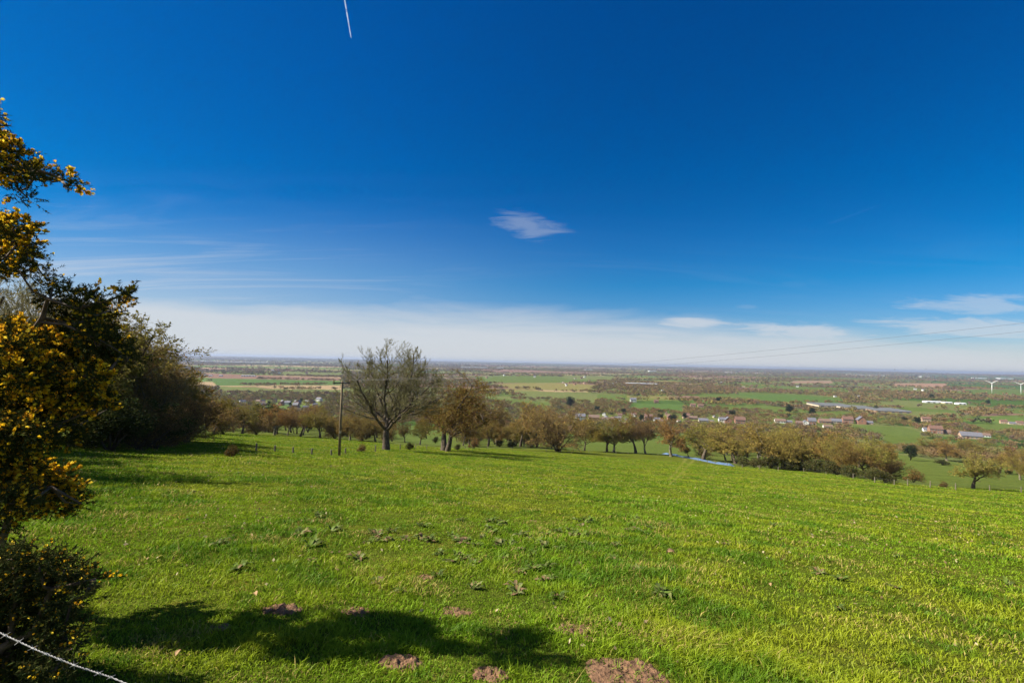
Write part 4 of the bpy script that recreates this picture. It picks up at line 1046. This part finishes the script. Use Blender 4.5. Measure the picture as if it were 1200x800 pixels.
# blue plastic sheet over a low clamp along the hedge foot
top = [(776, 531.5), (790, 533.0), (805, 536), (820, 539), (835, 542), (850, 544.5), (858, 546)]
P3 = [at(u, v) for u, v in top]
nseg = 60; V = []; b0 = P3[0]
for i in range(nseg+1):
    t = i/nseg*(len(P3)-1); k = min(int(t), len(P3)-2); c = P3[k].lerp(P3[k+1], t-k); c.z = h1(c.x, c.y)
    tan = (P3[k+1]-P3[k]); tan.z = 0; tan.normalize(); nrm = Vector((-tan.y, tan.x, 0))
    env = min(1, i/3, (nseg-i)/3)*(.75+.35*math.sin(i*.5)*math.sin(i*.23+1))
    for s in np.linspace(-1, 1, 11):
        hgt = .65*env*(1-abs(s)**2.4)*(1+.12*math.sin(i*1.7+s*4))
        V.append(c-b0+nrm*(s*1.05+.1*math.sin(i*.8))+Vector((0, 0, hgt+.03-abs(s)*.02)))
F = [(i*11+k, i*11+k+1, (i+1)*11+k+1, (i+1)*11+k) for i in range(nseg) for k in range(10)]
m = MB(); m.add(V, F); o = m.build('plastic_sheet', M['tarp'], smooth=True); o.location = b0
tag(o, 'long strip of blue plastic sheet along the hedge foot behind the fence posts', 'plastic sheet')

# ------------------------------------------------------------------ gorse
def shoots(spec, dens, out_dir, flower, seed, spine=.026, petal=1.):
    """spiny shoots filling rounded clumps; returns spines, flowers and the shoot axes"""
    g = np.random.default_rng(seed); P, Dv, Ln, Fl = [], [], [], []
    for c, r, fl in spec:
        n = max(14, int(dens*r[0]*r[1]*r[2]**.5))
        d = g.normal(size=(n, 3)); d /= np.linalg.norm(d, axis=1, keepdims=True)
        rad = g.uniform(.15, 1.0, n)**.55
        p = np.array(c)[None]+d*rad[:, None]*np.array(r)[None]
        o = d*.8+np.array(out_dir)[None]*.45+g.normal(0, .35, (n, 3)); o /= np.linalg.norm(o, axis=1, keepdims=True)
        P.append(p); Dv.append(o); Ln.append(g.uniform(.05, .13, n)); Fl.append(np.where(rad > .45, fl, fl*.3)*flower)
    P, Dv, Ln, Fl = np.vstack(P), np.vstack(Dv), np.concatenate(Ln), np.concatenate(Fl)
    n = len(P); k = 26
    Fl = Fl*np.where(g.uniform(0, 1, n) < .22, 3.2, .12)   # bloom sits in bunches on some shoots
    t = g.uniform(0, 1, (n, k, 1))
    b = P[:, None]+Dv[:, None]*Ln[:, None, None]*t
    d = g.normal(size=(n, k, 3)); d -= Dv[:, None]*(d*Dv[:, None]).sum(-1, keepdims=True)*.2; d += Dv[:, None]*.9
    d /= np.linalg.norm(d, axis=-1, keepdims=True)
    s = g.normal(size=(n, k, 3)); s -= d*(s*d).sum(-1, keepdims=True); s /= np.linalg.norm(s, axis=-1, keepdims=True)
    ln = spine*g.uniform(.6, 1.4, (n, k, 1)); wd = .0034*g.uniform(.7, 1.4, (n, k, 1))
    V = np.stack([b-s*wd, b+s*wd, b+d*ln], 2).reshape(-1, 3); F = np.arange(n*k*3).reshape(-1, 3)
    col = np.array([(.040, .055, .016), (.055, .062, .018), (.030, .042, .014), (.075, .065, .022)])[g.integers(0, 4, n*k)]*g.uniform(.7, 1.3, (n*k, 1))
    # flowers: a keel and two wings, clustered along the shoot
    nf = g.poisson(np.clip(Fl, 0, None)); idx = np.repeat(np.arange(n), nf); m = len(idx)
    fb = P[idx]+Dv[idx]*Ln[idx][:, None]*g.uniform(.2, 1.05, (m, 1))+g.normal(0, .006, (m, 3))
    fd = Dv[idx]+g.normal(0, .6, (m, 3))+np.array([0, 0, .25]); fd /= np.linalg.norm(fd, axis=1, keepdims=True)
    fs = g.normal(size=(m, 3)); fs -= fd*(fs*fd).sum(1, keepdims=True); fs /= np.linalg.norm(fs, axis=1, keepdims=True); fu = np.cross(fd, fs)
    sz = g.uniform(.012, .024, (m, 1))*petal; FV = []
    for a, w in ((fu*.5, fs*.42), (fs*.5+fu*.2, fu*.36), (-fs*.5+fu*.2, fu*.36)):
        FV.append(np.stack([fb, fb+(fd*.7+a+w)*sz, fb+(fd*1.5+a*.8)*sz, fb+(fd*.7+a-w)*sz], 1))
    FV = np.concatenate(FV, 1).reshape(-1, 3); FF = np.arange(m*12).reshape(-1, 4)
    fc = np.array([(.86, .56, .02), (.80, .46, .015), (.88, .66, .06), (.58, .29, .02)])[g.integers(0, 4, m)]*g.uniform(.8, 1.1, (m, 1))
    return V, F, np.repeat(col, 3, 0), FV, FF, np.repeat(fc, 12, 0), P, Dv
def clump(u, v, depth, ru, rv, fl):
    c = up(u, v, depth); ru, rv = max(ru-4, ru*.65), max(rv-4, rv*.65); return (c, (ru/FPX*depth, max(.04, .8*(ru+rv)/2/FPX*depth), rv/FPX*depth), fl)
def gorse(name, label, base, spec, dens, branches, seed):
    root = empty(name, base); tag(root, label, 'bush', 'yellow flowering gorse bushes at the left edge')
    bv = np.array(base)
    V, F, C, FV, FF, FC, P, Dv = shoots(spec, dens, (.35, -.1, .5), 1., seed, petal=1. if dens < 30000 else .62)
    link('foliage', mesh_np('foliage', V-bv, [F], M['gorse'], C), root)
    fo = link('flowers', mesh_np('flowers', FV-bv, [FF], M['petal'], FC), root); fo['kind'] = 'stuff'
    m = MB()
    for pts, r in branches: 
        pts = [Vector(p)-Vector(base) for p in pts]
        m.tube(pts, [r*(1-.7*i/(len(pts)-1)) for i in range(len(pts))], 6)
    for c, r, fl in spec:      # a stem up into each clump
        b = min((p for pts, _ in branches for p in pts), key=lambda p: (Vector(p)-Vector(c)).length)
        c_ = Vector(c); b = Vector(b); mid = b.lerp(c_, .5)+Vector((0, 0, -.06))
        m.tube([b-Vector(base), mid-Vector(base), c_-Vector(base)], [.014, .009, .005], 5)
    m.build('stem', M['stem'], root, True)
    return root
DG = 3.9
gb = Vector((-4.6, 4.0, h1(-4.6, 4.0)))
SP = []
for u, v, ru, rv, fl in [
    (-2, 134, 8, 10, 6), (-22, 140, 20, 22, 4), (-10, 165, 18, 18, 4), (-38, 160, 16, 16, 3), (8, 178, 22, 16, 6), (-16, 196, 22, 20, 4), (24, 187, 17, 11, 6), (14, 205, 20, 14, 2.5), (30, 204, 16, 11, 2), (20, 225, 12, 12, 2), (36, 200, 14, 8, 2), (50, 203, 12, 7, 2), (63, 207, 12, 7, 2.5), (77, 211, 11, 6.5, 5), (86, 213, 5, 5, 8), (34, 233, 9, 8, 1.5),
    (-12, 275, 30, 28, 5), (14, 268, 24, 16, 8), (36, 266, 9, 8, 8), (32, 284, 13, 9, 7), (12, 298, 28, 20, 3), (34, 302, 14, 12, 3), (20, 314, 20, 10, 1.2), (-15, 312, 22, 16, 2),
    (50, 322, 14, 11, 1.), (62, 336, 14, 12, 1.), (56, 350, 18, 12, .8), (80, 345, 18, 15, 1.), (98, 356, 20, 16, 1.2), (112, 350, 14, 12, 2), (90, 372, 26, 18, .8), (118, 372, 18, 16, 1.2), (125, 392, 14, 16, 1.), (140, 346, 12, 9, 9), (152, 345, 6, 6, 9), (134, 362, 12, 9, 2),
    (110, 398, 24, 18, .6), (138, 410, 22, 18, .8), (152, 418, 14, 12, .8), (160, 424, 8, 6, .8), (118, 424, 20, 20, 1.2), (90, 400, 26, 22, 1.), (60, 395, 24, 16, 1.6),
    (10, 392, 34, 16, 7), (45, 402, 30, 14, 7), (15, 412, 34, 18, 7), (60, 418, 28, 14, 7), (85, 432, 26, 16, 7), (105, 444, 22, 16, 7), (30, 440, 40, 20, 4), (75, 458, 34, 20, 4), (112, 466, 22, 16, 3), (20, 475, 40, 22, 4), (70, 485, 34, 18, 2.5), (125, 480, 14, 12, 2),
    (-10, 510, 40, 28, 3), (30, 510, 34, 22, 2), (70, 508, 26, 18, 1.5), (20, 548, 34, 18, 6), (55, 560, 30, 14, 6), (80, 578, 20, 14, 5), (94, 590, 10, 9, 3), (40, 580, 34, 18, 4), (65, 594, 24, 12, 2), (10, 590, 28, 22, 2), (8, 615, 16, 16, 1.5), (-20, 560, 30, 34, 3),
    (-40, 300, 20, 18, 3), (-50, 440, 30, 24, 3), (-45, 540, 30, 30, 3), (-60, 610, 36, 30, 2)]:
    SP.append(clump(u, v, DG+rnd.uniform(-.38, .38)+(.15 if u > 60 else 0), ru, rv, fl*.8))
def upx(l, dep=DG): return [up(u, v, dep) for u, v in l]
BR = [([gb+Vector((0, 0, -.1)), gb+Vector((.05, 0, .9))]+upx([(-60, 420), (-50, 300), (-25, 225), (10, 195), (45, 200), (70, 208)]), .035),
      ([gb+Vector((.1, 0, -.1)), gb+Vector((.3, 0, .8))]+upx([(-10, 480), (34, 395), (50, 372), (56, 350), (90, 362), (120, 355), (140, 347)]), .03),
      (upx([(34, 395), (50, 378), (75, 380), (120, 400), (145, 415)]), .018), ([gb+Vector((.1, 0, .3))]+upx([(-40, 500), (20, 440), (70, 430), (100, 440)]), .02),
      ([gb+Vector((.1, 0, .2))]+upx([(-30, 580), (20, 575), (60, 570), (95, 590)]), .025), (upx([(-50, 300), (-20, 290), (30, 275)]), .02), (upx([(-25, 225), (-5, 160), (-2, 130)]), .015), ([gb]+upx([(-90, 560), (-120, 400), (-110, 290)]), .035),
      (upx([(20, 505), (60, 500), (110, 480)]), .02)]
gorse('gorse_bush', 'tall dark gorse bush with yellow flowers leaning in from the left edge', gb, SP, 26000, BR, 5)
g2 = Vector((-3.05, 2.85, h1(-3.05, 2.85)))
SP2 = []
for u, v, ru, rv, fl in [(10, 655, 26, 14, 1.5), (45, 662, 26, 16, 2), (68, 655, 16, 10, 2), (75, 668, 22, 14, 2.5), (98, 676, 14, 9, 4), (112, 679, 9, 6, 6), (20, 690, 34, 24, 1.5), (60, 695, 34, 22, 1.5), (88, 700, 18, 14, 2.5), (30, 730, 40, 28, 1.3), (70, 735, 26, 22, 1.5), (85, 760, 12, 16, 2), (25, 775, 40, 28, 1.6), (65, 785, 24, 24, 1.6), (-20, 700, 40, 50, 1.5), (-20, 780, 40, 40, 1.5), (20, 830, 50, 30, 1), (-60, 760, 40, 60, 1)]:
    SP2.append(clump(u, v, 2.9+rnd.uniform(-.2, .2), ru, rv, fl*.5))
BR2 = [([g2+Vector((-.2, 0, -.1)), g2+Vector((0, 0, .25))]+upx([(40, 740), (60, 690), (110, 679)], 2.9), .03), ([g2]+upx([(10, 760), (20, 690), (15, 655)], 2.9), .025), ([g2]+upx([(60, 790), (75, 740), (85, 700)], 2.9), .02)]
gorse('gorse_bush', 'low gorse bush with scattered yellow flowers behind the barbed wire', g2, SP2, 34000, BR2, 6)

# ------------------------------------------------------------------ barbed wire
wf = Vector((-1.6, 1.9, h1(-1.6, 1.9))); bw = empty('barbed_wire_fence', wf); tag(bw, 'strand of shiny barbed wire crossing the lower left corner on wooden posts', 'fence')
wp = [up(-260, 655, 2.35), up(-130, 697, 2.1), up(0, 741, 1.95), up(45, 762, 1.9), up(90, 780, 1.87), up(130, 793, 1.85), up(200, 822, 1.8), up(300, 880, 1.6), up(420, 990, 1.3)]
pts = []
for i in range(len(wp)-1):
    for k in range(14): pts.append(wp[i].lerp(wp[i+1], k/14)-wf)
pts.append(wp[-1]-wf)
m = MB()
for ph in (0, math.pi):
    tw = []
    for i, p in enumerate(pts):
        for k in range(3):
            if i == len(pts)-1 and k: break
            q = p if i == len(pts)-1 else p.lerp(pts[i+1], k/3)
            a = ph+(i*3+k)*.9; tw.append(q+Vector((0, math.cos(a), math.sin(a)))*.0017)
    m.tube(tw, .0013, 5)
m.build('wire_strand', M['galv'], bw, True)
for i in range(5, len(pts)-4, 5):
    p = pts[i]; m = MB()
    for s in (0, 1.9):
        a = s+rnd.uniform(-.5, .5); d = Vector((.3*math.cos(a*2), math.cos(a), math.sin(a))).normalized()
        m.tube([p-d*.016, p, p+d*.016], [.0005, .0012, .0005], 4)
    m.tube([p-(pts[i+1]-p).normalized()*.006, p+(pts[i+1]-p).normalized()*.006], .0036, 6); m.build('barb', M['galv'], bw)
for q in (wp[0], wp[-1]):
    g = h1(q.x, q.y); m = MB(); m.tube([Vector((q.x, q.y, g-.3))-wf, Vector((q.x, q.y, q.z+.06))-wf], [.05, .045], 8); m.build('post', M['post'], bw)

# ------------------------------------------------------------------ contrails, birds
def contrail(a, b, w0, w1, alpha, label):
    m, nt, out = newmat('ice_trail')
    d = N(nt, 'ShaderNodeBsdfDiffuse'); d.inputs[0].default_value = (.9, .9, .9, 1)
    tl = N(nt, 'ShaderNodeBsdfTranslucent'); tl.inputs[0].default_value = (.9, .9, .9, 1)
    mm = N(nt, 'ShaderNodeMixShader'); mm.inputs[0].default_value = .5; L(nt, d.outputs[0], mm.inputs[1]); L(nt, tl.outputs[0], mm.inputs[2])
    tr = N(nt, 'ShaderNodeBsdfTransparent'); mx = N(nt, 'ShaderNodeMixShader')
    t = N(nt, 'ShaderNodeTexCoord'); f = noise(nt, t.outputs['Object'], .004, 4)
    L(nt, maprange(nt, f, .3, .7, alpha*.6, alpha*1.2), mx.inputs[0]); L(nt, tr.outputs[0], mx.inputs[1]); L(nt, mm.outputs[0], mx.inputs[2]); L(nt, mx.outputs[0], out.inputs[0])
    n = 30; c = a.copy(); mb = MB()
    mb.tube([a.lerp(b, i/n)-c for i in range(n+1)], [(w0+(w1-w0)*i/n)*(1+.15*math.sin(i*2.3)) if i < n else w1*.3 for i in range(n+1)], 10)
    o = mb.build('contrail', m, smooth=True); o.location = c
    tag(o, label, 'contrail', 'aircraft contrails')
contrail(up(392, -70, 15000), up(411.5, 45, 15800), 26, 18, .34, 'short bright white contrail near the top of the sky')
contrail(up(972, 262, 24000), up(1032, 240, 24000), 20, 12, .012, 'faint thin contrail in the blue at the right')
for u, v, dep, lab in ((1048.5, 433, 160, 'larger dark bird flying just above the right horizon'), (1085, 432.5, 220, 'smaller distant bird flying just above the right horizon')):
    p = up(u, v, dep); m = MB()
    m.tube([(-.2, 0, 0), (-.1, 0, .02), (.1, 0, .02), (.22, 0, 0)], [.02, .06, .05, .01], 6)
    for s in (-1, 1):
        m.add([(-.08, 0, .03), (.08, 0, .03), (.04, s*.25, .13), (-.06, s*.25, .13), (-.05, s*.5, .08), (-.09, s*.5, .08)], [(0, 1, 2, 3), (3, 2, 4, 5)]); m.add([(-.08, 0, .02), (.08, 0, .02), (.04, s*.25, .12), (-.06, s*.25, .12), (-.05, s*.5, .075), (-.09, s*.5, .075)], [(3, 2, 1, 0), (5, 4, 2, 3)])
    o = m.build('bird', M['feather'], smooth=True); o.location = p; o.rotation_euler = (0, 0, 1.9); tag(o, lab, 'bird', 'birds over the horizon')

# ------------------------------------------------------------------ haze
hm, hnt, hout = newmat('thin_air')
pv = N(hnt, 'ShaderNodeVolumePrincipled'); pv.inputs['Color'].default_value = (.45, .54, .73, 1); pv.inputs['Density'].default_value = 5.6e-5; pv.inputs['Anisotropy'].default_value = .2
L(hnt, pv.outputs[0], hout.inputs['Volume'])
m = MB(); m.box((0, 0, -35), (56000, 56000, 160)); tag(m.build('haze', hm), 'thin bluish haze over the plain', 'haze', kind='stuff')
